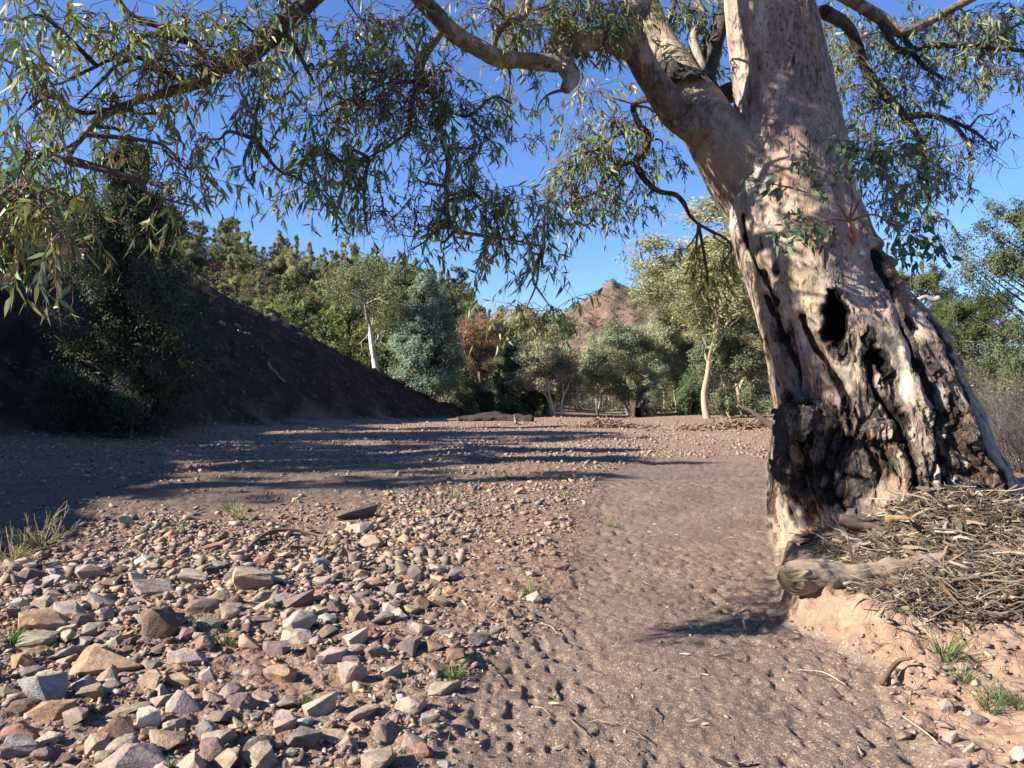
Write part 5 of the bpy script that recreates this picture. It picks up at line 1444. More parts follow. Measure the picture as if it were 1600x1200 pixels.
def scatter_stones():
    rs = np.random.default_rng(41)
    N = 680000
    # sample evenly on the ground seen by the camera, denser near
    y = np.exp(rs.uniform(math.log(2.4), math.log(60), N))
    x = rs.uniform(-.78, .78, N) * y
    # weight so that density per square metre falls slowly with distance
    keep = rs.random(N) < np.clip((y / 9.0) ** 2 * 1.0, 0, 1) * np.where(y > 9, (9 / y) ** .7, 1) * 1.0
    x, y = x[keep], y[keep]
    sand, silt, right, r, l = masks(x, y)
    sd_, T = bank(x, y)
    px, py = 800 + x / y * FPX, HOR + EYE / y * FPX
    dens = np.ones(len(x))
    cl = fbm(p3(x * .9, y * .9, 3), 3, s=81)
    dens *= np.clip(.70 + cl * 1.7, .10, 1.0)
    dens *= 1 - sand * .992
    dens *= 1 - silt * .90
    dens *= np.where(right > .3, np.where((x - r < 1.3) & (y < 4.7), .75 - .35 * np.clip(x - r, 0, 1.3), np.where(y > 15, .9, 0)), 1)
    dens *= np.where(sd_ > .2, .22, 1)
    edge = np.clip(l - x, 0, 3)
    dens *= np.where((y < 12) & (x > -1.2), .55 + .25 * np.clip(edge, 0, 1.5), 1)
    ok = rs.random(len(x)) < dens
    x, y = x[ok], y[ok]; n = len(x)
    sand, silt, right, r, l = masks(x, y)
    lead = sstep(-x, -1.0, 2.5) * (1 - sstep(y, 6.5, 9.5))
    size = np.exp(rs.normal(size=n) * .72) * (.0225 + .015 * lead + .014 * sstep(y, 9, 25))
    size = np.clip(size, .011, .155)
    size = np.where(sand > .3, np.minimum(size, .03), size)
    size = np.where((right > .3) & (y < 8), np.minimum(size * .9, .08), size)
    # keep big ones from sitting in landmarks or each other
    order = np.argsort(-size); x, y, size = x[order], y[order], size[order]
    bad = np.zeros(n, bool)
    for (a, b, rad, _) in OCC:
        d = np.hypot(x - a, (y - b)); bad |= d < rad * .85 + size * .3
    grid = {}
    big = size > .055
    for i in np.nonzero(big)[0]:
        if bad[i]: continue
        c = (int(x[i] // .25), int(y[i] // .25)); hit = False
        for a in (-1, 0, 1):
            for b in (-1, 0, 1):
                for j in grid.get((c[0] + a, c[1] + b), ()):
                    if math.hypot(x[i] - x[j], y[i] - y[j]) < (size[i] + size[j]) * .40: hit = True
        if hit: bad[i] = True
        else: grid.setdefault(c, []).append(i)
    x, y, size = x[~bad], y[~bad], size[~bad]; n = len(x)
    z = H(x, y)
    names = list(PALS); wts = np.array([.24, .19, .16, .09, .03, .07, .03, .09, .09, .045, .08, .01]); wts /= wts.sum()
    ci = rs.choice(len(names), n, p=wts)
    base = np.array([PALS[k] for k in names])[ci] * np.array([1.0, .95, .90]) * np.exp(rs.normal(size=(n, 1)) * .20) * (1 + rs.normal(size=(n, 3)) * .035)
    # dustier and more uniform farther up the creek
    far = sstep(y, 9, 22)[:, None] * .5
    base = base * (1 - far) + np.array([.30, .222, .172]) * far
    yaw = rs.uniform(0, 6.28, n); tx = rs.normal(size=n) * .22; ty = rs.normal(size=n) * .22 - .08
    Rm = rot_mat(yaw, tx, ty)
    ppx = 800 + x / y * FPX; ppy = HOR + (EYE - z) / y * FPX
    vis = (ppx > -20) & (ppx < 1620) & (ppy < 1230)
    app = np.where(vis, size / y * FPX, 0)
    top = np.argsort(-app)[:300 - len(LAND)]
    tops = np.zeros(n, bool); tops[top] = True
    kinds = ['block', 'round', 'flat', 'wedge']
    LX = np.array([[o[0], o[1]] for o in OCC])
    short = {}
    for i in top:
        kind = kinds[rs.choice(4, p=[.36, .13, .31, .20])]
        key = (kind, rs.integers(0, NV[kind]))
        o = bpy.data.objects.new('stone', HIME[key]); COL.objects.link(o)
        s = size[i]
        V = HI[key][0]; ext = V.max(0) - V.min(0)
        o.scale = (s / ext[0], s * rs.uniform(.65, .95) / ext[1], s * {'block': .6, 'round': .55, 'flat': .28, 'wedge': .7}[kind] / ext[2])
        o.rotation_euler = (tx[i] * .7, ty[i] * .7, yaw[i])
        o.location = (x[i], y[i], z[i] + s * {'block': .6, 'round': .55, 'flat': .28, 'wedge': .7}[kind] * .20)
        o.color = (*np.clip(base[i], .02, .8), 1)
        d = np.hypot(LX[:, 0] - x[i], LX[:, 1] - y[i]); j = int(np.argmin(d))
        ref = OCC[j][3].split(' ')
        sz = 'large' if app[i] > 34 else 'medium' if app[i] > 24 else 'small'
        sh = {'block': 'angular', 'round': 'rounded', 'flat': 'flat', 'wedge': 'pointed'}[kind]
        rel = 'behind the' if y[i] > LX[j, 1] + .08 else 'in front of the' if y[i] < LX[j, 1] - .08 else 'beside the'
        words = ' '.join(OCC[j][3].replace(',', '').split(' ')[:6])
        for cut in (' with', ' at', ' next', ' near', ' of', ' on', ' in', ' below', ' behind', ' between', ' under', ' lying', ' beside', ' low', ' just', ' to', ' the', ' leaning', ' and', ' among', ' a', ' tilted', ' close', ' alone', ' beyond', ' toward', ' standing', ' propped', ' tipped', ' casting', ' touching'):
            if words.endswith(cut): words = words[:-len(cut)]
        lab = '%s %s %s stone %s %s' % (sz, names[ci[i]], sh, rel, words)
        tag(o, lab, 'stone', 'loose stones of the creek bed')
    # everything smaller is one mass of rubble
    rest = np.nonzero(~tops)[0]
    mb = MB()
    var = rs.integers(0, 24, n)
    for v in range(24):
        idx = rest[var[rest] == v]
        if not len(idx): continue
        V, F = LO[v]
        ext = V.max(0) - V.min(0); hz = ext[2]
        W = np.einsum('nij,vj->nvi', Rm[idx], V / ext[0]) * size[idx][:, None, None]
        W = W + np.stack([x[idx], y[idx], z[idx] + size[idx] * .5 * hz / ext[0] * .42], -1)[:, None]
        k = len(V)
        Fa = (F[None] + (np.arange(len(idx)) * k)[:, None, None]).reshape(-1, 3)
        mb.add(W.reshape(-1, 3), Fa, np.repeat(np.clip(base[idx], .02, .8), k, 0))
    tag(link('stone_rubble', mb.mesh('stone_rubble', M['stones'])), 'countless small broken stones paving the creek bed', 'gravel', kind='stuff')
    print('stones', n, 'cut', app[top].min())
scatter_stones()

# ------------------------------------------------------------------ driftwood and litter round the gum
def stick_mesh(L, r, seed, k=7, bend=.12, col=(.30, .235, .17), fork=False, taper=.5, mat='wood'):
    rs = np.random.default_rng(seed)
    mb = MB()
    n = 7
    q = np.zeros((n, 3)); q[:, 0] = np.linspace(-L / 2, L / 2, n)
    q[:, 1] = np.cumsum(rs.normal(size=n)) * bend * L * .3; q[:, 2] = np.cumsum(rs.normal(size=n)) * bend * L * .18
    q[:, 1:] -= q[:, 1:].mean(0)
    P, rr = catmull(q, np.linspace(r, r * taper, n) * (1 + rs.normal(size=n) * .08), 4)
    V, F = tube_arrays(P, rr, k)
    V = V + fbm(V * 25 + seed, 3, s=seed)[:, None] * r * .25
    mb.add(V, F, np.array(col) * (1 + fbm(V * np.array([8, 60, 60]), 2, s=seed)[:, None] * .3))
    if fork:
        i = rs.integers(8, 18); d = np.array([.7, rs.choice([-1, 1]) * .6, .3]) * L * .3
        V, F = tube_arrays(np.array([P[i], P[i] + d * .5 + rs.normal(size=3) * .02 * L, P[i] + d]), np.array([r * .6, r * .45, r * .25]), max(4, k - 2))
        mb.add(V, F, col)
    return mb.mesh('stick', M[mat], True)

def lay(name, me, a, b, label, cat='stick', group=None):
    """lay a stick whose ends are two world points"""
    a = np.array(a); b = np.array(b)
    d = Vector(b - a)
    o = link(name, me)
    o.rotation_euler = d.to_track_quat('X', 'Z').to_euler()
    o.location = (a + b) / 2
    return tag(o, label, cat, group)

def pile_top(x, y):
    """height of the flood debris heaped against the trunk"""
    px = 800 + FPX * x / y
    a = .40 * np.exp(-((x - 3.45) / .72) ** 2 - ((y - 6.2) / .5) ** 2) + .20 * np.exp(-((x - 4.1) / .95) ** 2 - ((y - 5.65) / .6) ** 2) + .17 * np.exp(-((x - 3.45) / .95) ** 2 - ((y - 4.85) / .36) ** 2)
    return a

def debris():
    rs = np.random.default_rng(61)
    mb = MB()
    cols = np.array([(.13, .100, .076), (.19, .150, .115), (.085, .062, .046), (.25, .205, .16), (.062, .045, .035), (.17, .108, .062), (.30, .25, .195)])
    def heap_points(m):
        x = rs.uniform(2.2, 5.4, 60000); y = rs.uniform(4.5, 7.0, 60000); t = pile_top(x, y)
        ok = (rs.random(60000) < np.minimum(1, t * 7)) & (x - np.interp(y, SAND_RY, SAND_R) > .22)
        x, y, t = x[ok][:m], y[ok][:m], t[ok][:m]
        return x, y, t, H(x, y, False)
    for x, y, t, g in zip(*heap_points(15000)):
        z = g + t * rs.random() ** .35 * rs.uniform(.75, 1.10)
        L = rs.uniform(.05, .34) * (1 if rs.random() < .9 else 1.8)
        ph = rs.normal() * .9 + (math.pi if rs.random() < .5 else 0)
        dz = rs.normal() * .30
        if rs.random() < .05: dz += .8
        d = np.array([math.cos(ph), math.sin(ph) * .8, dz]); d /= np.linalg.norm(d)
        r = rs.choice([.0013, .0021, .0034, .006, .011], p=[.38, .34, .2, .06, .02])
        a = np.array([x, y, z]) - d * L / 2; b = a + d * L
        m = (a + b) / 2 + rs.normal(size=3) * L * .10
        V, F = tube_arrays(np.array([a, (a + m) / 2 + rs.normal(size=3) * L * .03, m, b]), np.array([r, r * 1.05, r, r * .6]), 4 if r < .006 else 6)
        mb.add(V, F, tint(1, cols[rs.integers(0, 7)], rs, .22, .05)[0])
    # flat bark scraps and leaves
    x, y, t, g = heap_points(9000)
    P = np.stack([x, y, g + t * rs.uniform(.6, 1.06, len(x))], -1)
    d = rs.normal(size=P.shape) * [1, .8, .3]
    L = rs.uniform(.03, .12, len(P)); W = L * rs.uniform(.10, .34, len(P))
    bigp = rs.random(len(P)) < .05; L[bigp] = rs.uniform(.14, .3, bigp.sum()); W[bigp] = L[bigp] * rs.uniform(.12, .25, bigp.sum())
    V, Fs, C = near_leaf_mesh(P, d, L, W, rs, np.concatenate([tint(1, cols[rs.integers(0, 7)], rs, .3, .08) for _ in P]), .3)
    mb.add(V, Fs, C)
    tag(link('debris', mb.mesh('debris', M['straw'])), 'tangled flood litter of twigs, straw and bark heaped against the giant gum', 'flood debris', kind='stuff')
    # hidden body of the heap so that it is not hollow
    ax = np.linspace(2.75, 5.6, 90); ay = np.linspace(4.5, 7.1, 70)
    X, Y = np.meshgrid(ax, ay)
    t = pile_top(X, Y)
    Z = H(X.ravel(), Y.ravel()).reshape(X.shape) + np.maximum(t - .10, -.05) * np.where(t > .09, 1, -1) - np.where(t > .09, 0, .1) + fbm(p3(X * 9, Y * 9, 1), 3, s=91) * .03
    k = X.shape[1]; i = np.arange(X.shape[0] - 1)[:, None] * k; j = np.arange(k - 1)[None]
    F = np.stack([i + j, i + j + 1, i + k + j + 1, i + k + j], -1).reshape(-1, 4)
    me = make_mesh('litter_soil', np.stack([X, Y, Z], -1).reshape(-1, 3), F, np.tile([.05, .034, .024], (X.size, 1)), True, M['straw'])
    tag(link('litter_soil', me), 'dark packed leaf litter under the flood debris', 'litter', kind='stuff')

    # sticks that stand out of the heap, each its own thing
    big = [  # ends in photo pixels + depth, radius px, colour, label
        ((1170 + 140, 812, 6.15), (1418, 838, 5.95), 9, (.15, .105, .08), 'flat dark slab of bark jutting from the heap against the trunk'),
        ((1382, 808, 6.0), (1428, 812, 5.95), 7, (.36, .22, .10), 'short thick golden-brown stick near the top of the heap'),
        ((1300, 840, 6.1), (1560, 898, 5.6), 3, (.33, .26, .19), 'long grey stick running along the top of the log'),
        ((1398, 862, 5.7), (1400, 942, 5.1), 4, (.30, .20, .12), 'brown stick dropping down the face of the heap'),
        ((1410, 940, 5.0), (1512, 842, 5.5), 5.5, (.33, .215, .125), 'bent orange-brown branch crossing in front of the log'),
        ((1398, 895, 5.4), (1530, 815, 6.0), 2.5, (.30, .24, .18), 'thin pale stick slanting up through the heap'),
        ((1540, 866, 5.4), (1640, 846, 5.5), 5, (.36, .30, .24), 'bleached stick sticking out to the picture edge'),
        ((1543, 815, 5.9), (1552, 790, 5.9), 2.5, (.36, .3, .23), 'small upright peg of pale wood on the heap'),
        ((1450, 780, 6.3), (1520, 830, 6.0), 3, (.28, .21, .15), 'grey stick leaning on the trunk base'),
        ((1445, 935, 5.0), (1600, 905, 5.0), 2.6, (.42, .34, .25), 'pale straw-coloured rod across the lower heap'),
        ((1420, 880, 5.3), (1500, 885, 5.2), 3, (.22, .16, .11), 'dark stick lying level behind the orange-brown branch'),
        ((1520, 960, 4.7), (1610, 975, 4.6), 3, (.30, .24, .18), 'grey stick along the lower rim of the heap'),
        ((1330, 960, 5.05), (1440, 985, 4.75), 2, (.34, .27, .19), 'thin root-like stick hanging on the dirt bank'),
        ((1480, 830, 5.9), (1640, 800, 6.2), 3, (.22, .16, .12), 'dark long stick near the trunk roots'),
        ((1560, 900, 5.0), (1620, 860, 5.1), 4, (.28, .2, .13), 'knotty brown stick at the picture edge'),
    ]
    for i, (a, b, rp, c, lab) in enumerate(big):
        A, Bq = PX(*a), PX(*b)
        L = np.linalg.norm(A - Bq)
        lay('stick', stick_mesh(L, rp / FPX * a[2], 700 + i, 8, .10 if i != 4 else .2, c, i in (4, 9)), A, Bq, lab, 'stick', 'sticks in the flood debris')
    rs2 = np.random.default_rng(71)
    protos = [stick_mesh(.45, [.009, .006, .011, .005, .008][i], 760 + i, 6, .07, [(.33, .26, .19), (.40, .33, .25), (.24, .17, .11), (.36, .25, .14), (.45, .38, .30)][i], i % 2 == 0) for i in range(5)]
    nm = ['grey', 'pale', 'dark brown', 'golden', 'bleached']
    n = 0
    while n < 38:
        x = rs2.uniform(2.5, 5.0); y = rs2.uniform(4.7, 6.6); t = float(pile_top(x, y))
        if t < .12 or x - np.interp(y, SAND_RY, SAND_R) < .4: continue
        i = rs2.integers(0, 5)
        o = link('stick', protos[i]); o.location = (x, y, h1(x, y) + t * 1.0 + .01)
        o.rotation_euler = (rs2.random() * 6, rs2.normal() * .28, rs2.normal() * .6 + (math.pi if rs2.random() < .5 else 0))
        s = rs2.uniform(.5, 1.4); o.scale = (s, s, s)
        px = 800 + FPX * x / y
        where = 'at the top of the debris heap' if y > 5.9 else 'in front of the log' if y < 5.2 else 'lying on the debris heap beside the log'
        tag(o, '%s %s stick %s' % ('long' if s > 1.05 else 'short' if s < .75 else 'crooked', nm[i], where), 'stick', 'sticks in the flood debris')
        n += 1

def log_():
    """weathered broken log lying across the foot of the heap"""
    pts = np.array([PX(1232, 905, 5.20), PX(1265, 900, 5.24), PX(1310, 902, 5.28), PX(1360, 902, 5.32), PX(1420, 893, 5.38), PX(1480, 880, 5.46), PX(1540, 862, 5.6), PX(1590, 850, 5.8)])
    rad = np.array([25, 24, 22, 21, 22, 21, 19, 16]) / FPX * 5.3
    P, r = catmull(pts, rad, 14)
    k = 48
    V, Fs = tube_arrays(P, r, k)
    ax = np.repeat(P, k, 0); N = V - ax; N /= np.linalg.norm(N, axis=1, keepdims=True)
    s = np.repeat(np.linspace(0, 1, len(P)), k); a = np.tile(np.linspace(0, 2 * np.pi, k, endpoint=False), len(P))
    gr = ridged(np.stack([s * 9, np.cos(a) * 3.2, np.sin(a) * 3.2], -1), 3, 801)
    D = gr * .014 + fbm(np.stack([s * 14, np.cos(a) * 1.2, np.sin(a) * 1.2], -1), 3, s=802) * .022 + fbm(np.stack([s * 12, np.cos(a) * 9, np.sin(a) * 9], -1), 2, s=803) * .005
    # splintered open end
    e = np.clip(1 - s / .10, 0, 1)
    jag = fbm(np.stack([np.cos(a) * 6, np.sin(a) * 6, a * 0], -1), 4, s=804)
    V = V + N * (D - e * .02 * np.clip(jag, 0, 1))[:, None]
    V[:, 0] += e * (jag * .15 - .02)
    V = V + (ax - V) * (np.clip(e * 1.6 - .9, 0, .5) * np.clip(.5 - jag, 0, 1))[:, None]
    n1 = fbm(np.stack([s * 30, np.cos(a) * 5, np.sin(a) * 5], -1), 4, s=805)
    C = np.array([.285, .215, .155]) + (np.array([.14, .10, .075]) - np.array([.285, .215, .155])) * sstep(-gr, .0, .5)[:, None]
    C = C + (np.array([.40, .32, .245]) - C) * (sstep(n1, .1, .4) * .5)[:, None]
    C = C * (1 - .8 * sstep(e, .35, .8) * sstep(.25 - jag, 0, .2))[:, None]
    org = pts[3]
    o = link('fallen_log', make_mesh('fallen_log', V - org, Fs, np.clip(C, .01, .7), True, M['wood']), None, org)
    tag(o, 'weathered grey log with a splintered end at the foot of the giant gum', 'log')
debris(); log_()

def grass(name, x, y, h, n, w, seed, col=(.10, .16, .05), spread=.5):
    rs = np.random.default_rng(seed); mb = MB()
    for i in range(n):
        a = rs.random() * 6.28; r = w * rs.random() ** .6
        b = np.array([math.cos(a) * r * .6, math.sin(a) * r * .6, -.02])
        d = np.array([math.cos(a) * spread * rs.random(), math.sin(a) * spread * rs.random(), 1.]); d /= np.linalg.norm(d)
        L = h * rs.uniform(.5, 1.1)
        q = [b]; v = d.copy()
        for s in range(4):
            v = v + np.array([math.cos(a), math.sin(a), -.25]) * .16 + rs.normal(size=3) * .05; v /= np.linalg.norm(v); q.append(q[-1] + v * L / 4)
        q = np.array(q); sd2 = np.cross(d, rs.normal(size=3)); sd2 /= np.linalg.norm(sd2)
        ww = np.array([1, .9, .75, .5, .08]) * rs.uniform(.0018, .0034)
        V = np.concatenate([q - sd2 * ww[:, None], q + sd2 * ww[:, None]])
        F = np.array([[i_, i_ + 1, i_ + 6, i_ + 5] for i_ in range(4)])
        mb.add(V, F, tint(1, col, rs, .25, .12)[0])
    return mb.mesh(name, M['grass'])

def grasses():
    rs = np.random.default_rng(88)
    pr = [grass('grass_tuft', 0, 0, .17, 60, .07, 900 + i) for i in range(3)] + [grass('grass_tuft', 0, 0, .15, 46, .08, 910 + i, (.17, .20, .09)) for i in range(2)]
    L = [(14, 1005, 1.1, 0, 'green grass tuft at the picture edge beside the olive boulder'), (318, 985, 1.0, 1, 'green grass tuft beyond the big dark block'), (352, 1010, .9, 2, 'thin green grass tuft growing between stones near the smooth pale pink boulder'),
         (246, 885, .9, 0, 'grass tuft next to the smooth pale green-grey cobble'), (708, 1058, .9, 1, 'grass tuft behind the long olive slab'), (830, 930, 1.0, 2, 'green grass tuft at the edge of the sand'), (708, 778, 1.3, 3, 'grey-green tuft on the far part of the gravel bar'),
         (770, 752, 1.6, 3, 'wide grey-green tuft far up the gravel bar'), (798, 748, 1.3, 4, 'grey-green tuft beside the wide far one'), (646, 786, 1.1, 3, 'small tuft behind the rough blackened chunk'), (1478, 1008, 1.3, 0, 'green grass tuft sprouting under the flood debris'),
         (1505, 1065, .8, 1, 'low green tuft in the middle of the pale dirt'), (1548, 1112, .9, 2, 'bright green tuft on the pale dirt'), (1562, 1098, .8, 0, 'green tuft just behind the bright green one'), (1594, 1108, .9, 1, 'green tuft at the picture edge on the pale dirt'),
         (952, 822, .9, 3, 'small dull tuft standing on the sand'), (885, 776, 1.0, 3, 'dull tuft between gravel and sand'), (275, 835, 1.2, 4, 'dull tuft where the gravel meets the silt'), (590, 800, .9, 4, 'dull tuft beside the rough blackened chunk'), (262, 1206, .4, 0, 'tiny green seedling by the big cracked slab'), (475, 1103, .6, 1, 'small green blades beside the bright cream slab'),
         (365, 800, 1.6, 4, 'sparse yellowish weed on the rim of the gravel bar'), (240, 690, 1.6, 4, 'shaded grass clump at the foot of the dark bank'), (446, 712, 1.6, 3, 'pale tuft out in the shaded gravel'), (100, 692, 2.2, 4, 'wide shaded grass clump at the toe of the bank')]
    for i, (px, py, s, k, lab) in enumerate(L):
        g = GP(px, py)
        o = link('grass_tuft', pr[k]); o.location = (g[0], g[1] + .02, h1(g[0], g[1]) + .005); o.scale = (s, s, s); o.rotation_euler = (0, 0, i * 1.1); o.color = (1, 1, 1, 1)
        tag(o, lab, 'grass tuft', 'grass tufts')
    # dry yellow weed
    rs = np.random.default_rng(95); mb = MB()
    for i in range(44):
        a = rs.random() * 6.28
        d = np.array([math.cos(a) * .9, math.sin(a) * .9, rs.uniform(.35, 1.2)]); d /= np.linalg.norm(d)
        q = [np.zeros(3)]; v = d
        Ls = rs.uniform(.18, .5)
        for s in range(5):
            v = v + rs.normal(size=3) * .2; v /= np.linalg.norm(v); q.append(q[-1] + v * Ls / 5)
        q = np.array(q); mb.add(*tube_arrays(q, np.linspace(.0045, .002, 6), 4, False), tint(1, (.36, .29, .14), rs, .2, .08)[0])
        for b in range(3):
            k = rs.integers(2, 5); e = q[k] + (rs.normal(size=3) * .5 + v + [0, 0, .4]) * Ls * .16
            mb.add(*tube_arrays(np.array([q[k], e]), np.array([.003, .0015]), 3, False), (.38, .32, .15))
    me = mb.mesh('dry_weed', M['straw'])
    for i, (px, py, s, lab) in enumerate([(66, 858, 1.0, 'straggly dry yellow weed where the gravel meets the silt'), (20, 880, .75, 'low dry yellow weed at the picture edge'), (375, 812, .6, 'wispy dry weed far back on the gravel bar')]):
        g = GP(px, py); o = link('dry_weed', me, None, g); o.scale = (s, s, s); o.rotation_euler = (0, 0, i * 2)
        tag(o, lab, 'weed')
grasses()

def ground_litter():
    rs = np.random.default_rng(303); mb = MB()
    n = 1500
    y = np.exp(rs.uniform(math.log(3.0), math.log(16), n)); x = rs.uniform(-.62, .62, n) * y
    sd_, T = bank(x, y); x, y = x[sd_ < -1], y[sd_ < -1]; n = len(x)
    P = np.stack([x, y, H(x, y) + .006], -1)
    d = rs.normal(size=(n, 3)) * [1, 1, .12]
    L = rs.uniform(.02, .07, n); W = L * rs.uniform(.06, .3, n)
    col_ = np.array([(.34, .26, .17), (.22, .15, .09), (.42, .35, .26), (.13, .09, .06)])[rs.integers(0, 4, n)]
    V, Fs, Cc = near_leaf_mesh(P, d, L, W, rs, col_, .3)
    V[:, 2] += .004
    mb.add(V, Fs, Cc)
    for i in range(90):
        q0 = P[rs.integers(0, n)]; Ls = rs.uniform(.06, .2); a = rs.random() * 6.28
        q = q0 + np.array([[math.cos(a) * Ls * t + rs.normal() * .008, math.sin(a) * Ls * t + rs.normal() * .008, .005 + .01 * math.sin(t * 3.1)] for t in np.linspace(0, 1, 5)])
        mb.add(*tube_arrays(q, np.array([.002, .0026, .0025, .002, .001]), 4), tint(1, (.22, .16, .11), rs, .4, .08)[0])
    tag(link('leaf_litter', mb.mesh('leaf_litter', M['straw'])), 'scattered dry leaves and twig scraps on the sand and stones', 'leaf litter', kind='stuff')
ground_litter()

def ground_sticks():
    def curve(name, L, rp, lab, col, seed):
        pts = np.array([GP(x, y) + np.array([0, 0, .012 + l]) for x, y, l in L])
        rad = np.array(rp) / FPX * pts[:, 1].mean()
        P, r = catmull(pts, rad, 5)
        org = pts.mean(0); V, F = tube_arrays(P, r, 7)
        mb = MB(); mb.add(V - org, F, np.array(col) * (1 + fbm(V * 30, 2, s=seed)[:, None] * .3))
        tag(link(name, mb.mesh(name, M['wood'], True), None, org), lab, 'stick')
    curve('stick', [(384, 866, .0), (400, 852, .03), (425, 841, .06), (460, 837, .05), (485, 837, .02), (510, 841, .0)], [2, 3, 3.4, 2.8, 2.2, 1.4], 'long curved brown stick lying over the gravel bar', (.16, .10, .07), 1)
    curve('stick', [(340, 870, .01), (365, 866, .03), (388, 860, .02)], [1.2, 1.5, 1], 'thin pale stick at the end of the long curved one', (.45, .36, .24), 2)
    curve('stick', [(555, 947, .02), (580, 944, .03), (602, 946, .01)], [1.4, 2.4, 1.6], 'short grey stick on the reddish soil', (.27, .21, .17), 3)
    curve('stick', [(1140, 970, .0), (1152, 966, .02), (1160, 976, .02), (1163, 984, 0)], [1.6, 2, 1.8, 1.4], 'small bleached forked twig on the sand', (.45, .37, .29), 4)
    curve('stick', [(1146, 966, .0), (1165, 962, .03), (1180, 968, .01)], [1, 1.2, .8], 'thin dark twig curling over the bleached one', (.10, .07, .05), 5)
    curve('stick', [(1072, 976, .0), (1080, 983, .0)], [2, 1.6], 'tiny white bark chip on the sand', (.55, .47, .38), 6)
    curve('stick', [(888, 1122, .0), (902, 1140, .01), (920, 1152, 0)], [.8, 1, .7], 'hair-thin root curl on the sand', (.24, .17, .12), 7)
    curve('stick', [(1245, 1048, .0), (1285, 1055, .01), (1320, 1072, 0)], [.8, 1, .7], 'fine straw stalk lying below the dirt bank', (.42, .33, .22), 8)
    curve('stick', [(845, 975, .0), (862, 984, .01), (870, 992, 0)], [.9, 1, .7], 'thin twig at the edge of the stones', (.34, .26, .18), 9)
    curve('stick', [(1405, 1122, .01), (1440, 1150, .02), (1462, 1166, .01)], [1.2, 1.2, .8], 'long pale stalk edging the sand', (.45, .37, .26), 10)
    curve('stick', [(1375, 1075, .02), (1400, 1052, .06), (1422, 1040, .08)], [5, 4, 2], 'gnarled dark root end poking from the dirt bank', (.15, .09, .06), 11)
    # crumpled bark scrap at the bottom of the sand
    g = GP(1158, 1192); rs = np.random.default_rng(5); mb = MB()
    for i in range(7):
        a = g * 0 + rs.normal(size=3) * [.05, .02, .006] + [0, 0, .01]
        V, Fs, C = near_leaf_mesh(np.array([a]), np.array([[rs.choice([-1, 1]), rs.normal() * .4, .15]]), np.array([.11]), np.array([.03]), rs, np.array([[.42, .33, .24]]), .2)
        mb.add(V, Fs, C)
    tag(link('bark_scrap', mb.mesh('bark_scrap', M['straw']), None, g), 'curled pale bark scrap at the bottom of the sand', 'bark')
    # sticks on the dark bank
    for i, (a, b, d, lab) in enumerate([((420, 568), (444, 602), 40, 'pale curved branch lying on the dark bank'), ((372, 520), (390, 524), 41, 'short pale branch high on the dark bank')]):
        def hit(px, py):
            # march along the sight line to the bank
            dd = np.linspace(15, 60, 900); X = (px - 800) / FPX * dd; Z = EYE - (py - HOR) / FPX * dd
            k = np.nonzero(H(X, dd, False) > Z)[0]
            return np.array([X[k[0]], dd[k[0]], Z[k[0]] + .06]) if len(k) else PX(px, py, d)
        A, Bq = hit(*a), hit(*b)
        lay('branch', stick_mesh(np.linalg.norm(A - Bq), .07, 850 + i, 7, .16, (.25, .2, .16)), A, Bq, lab, 'branch')
ground_sticks()

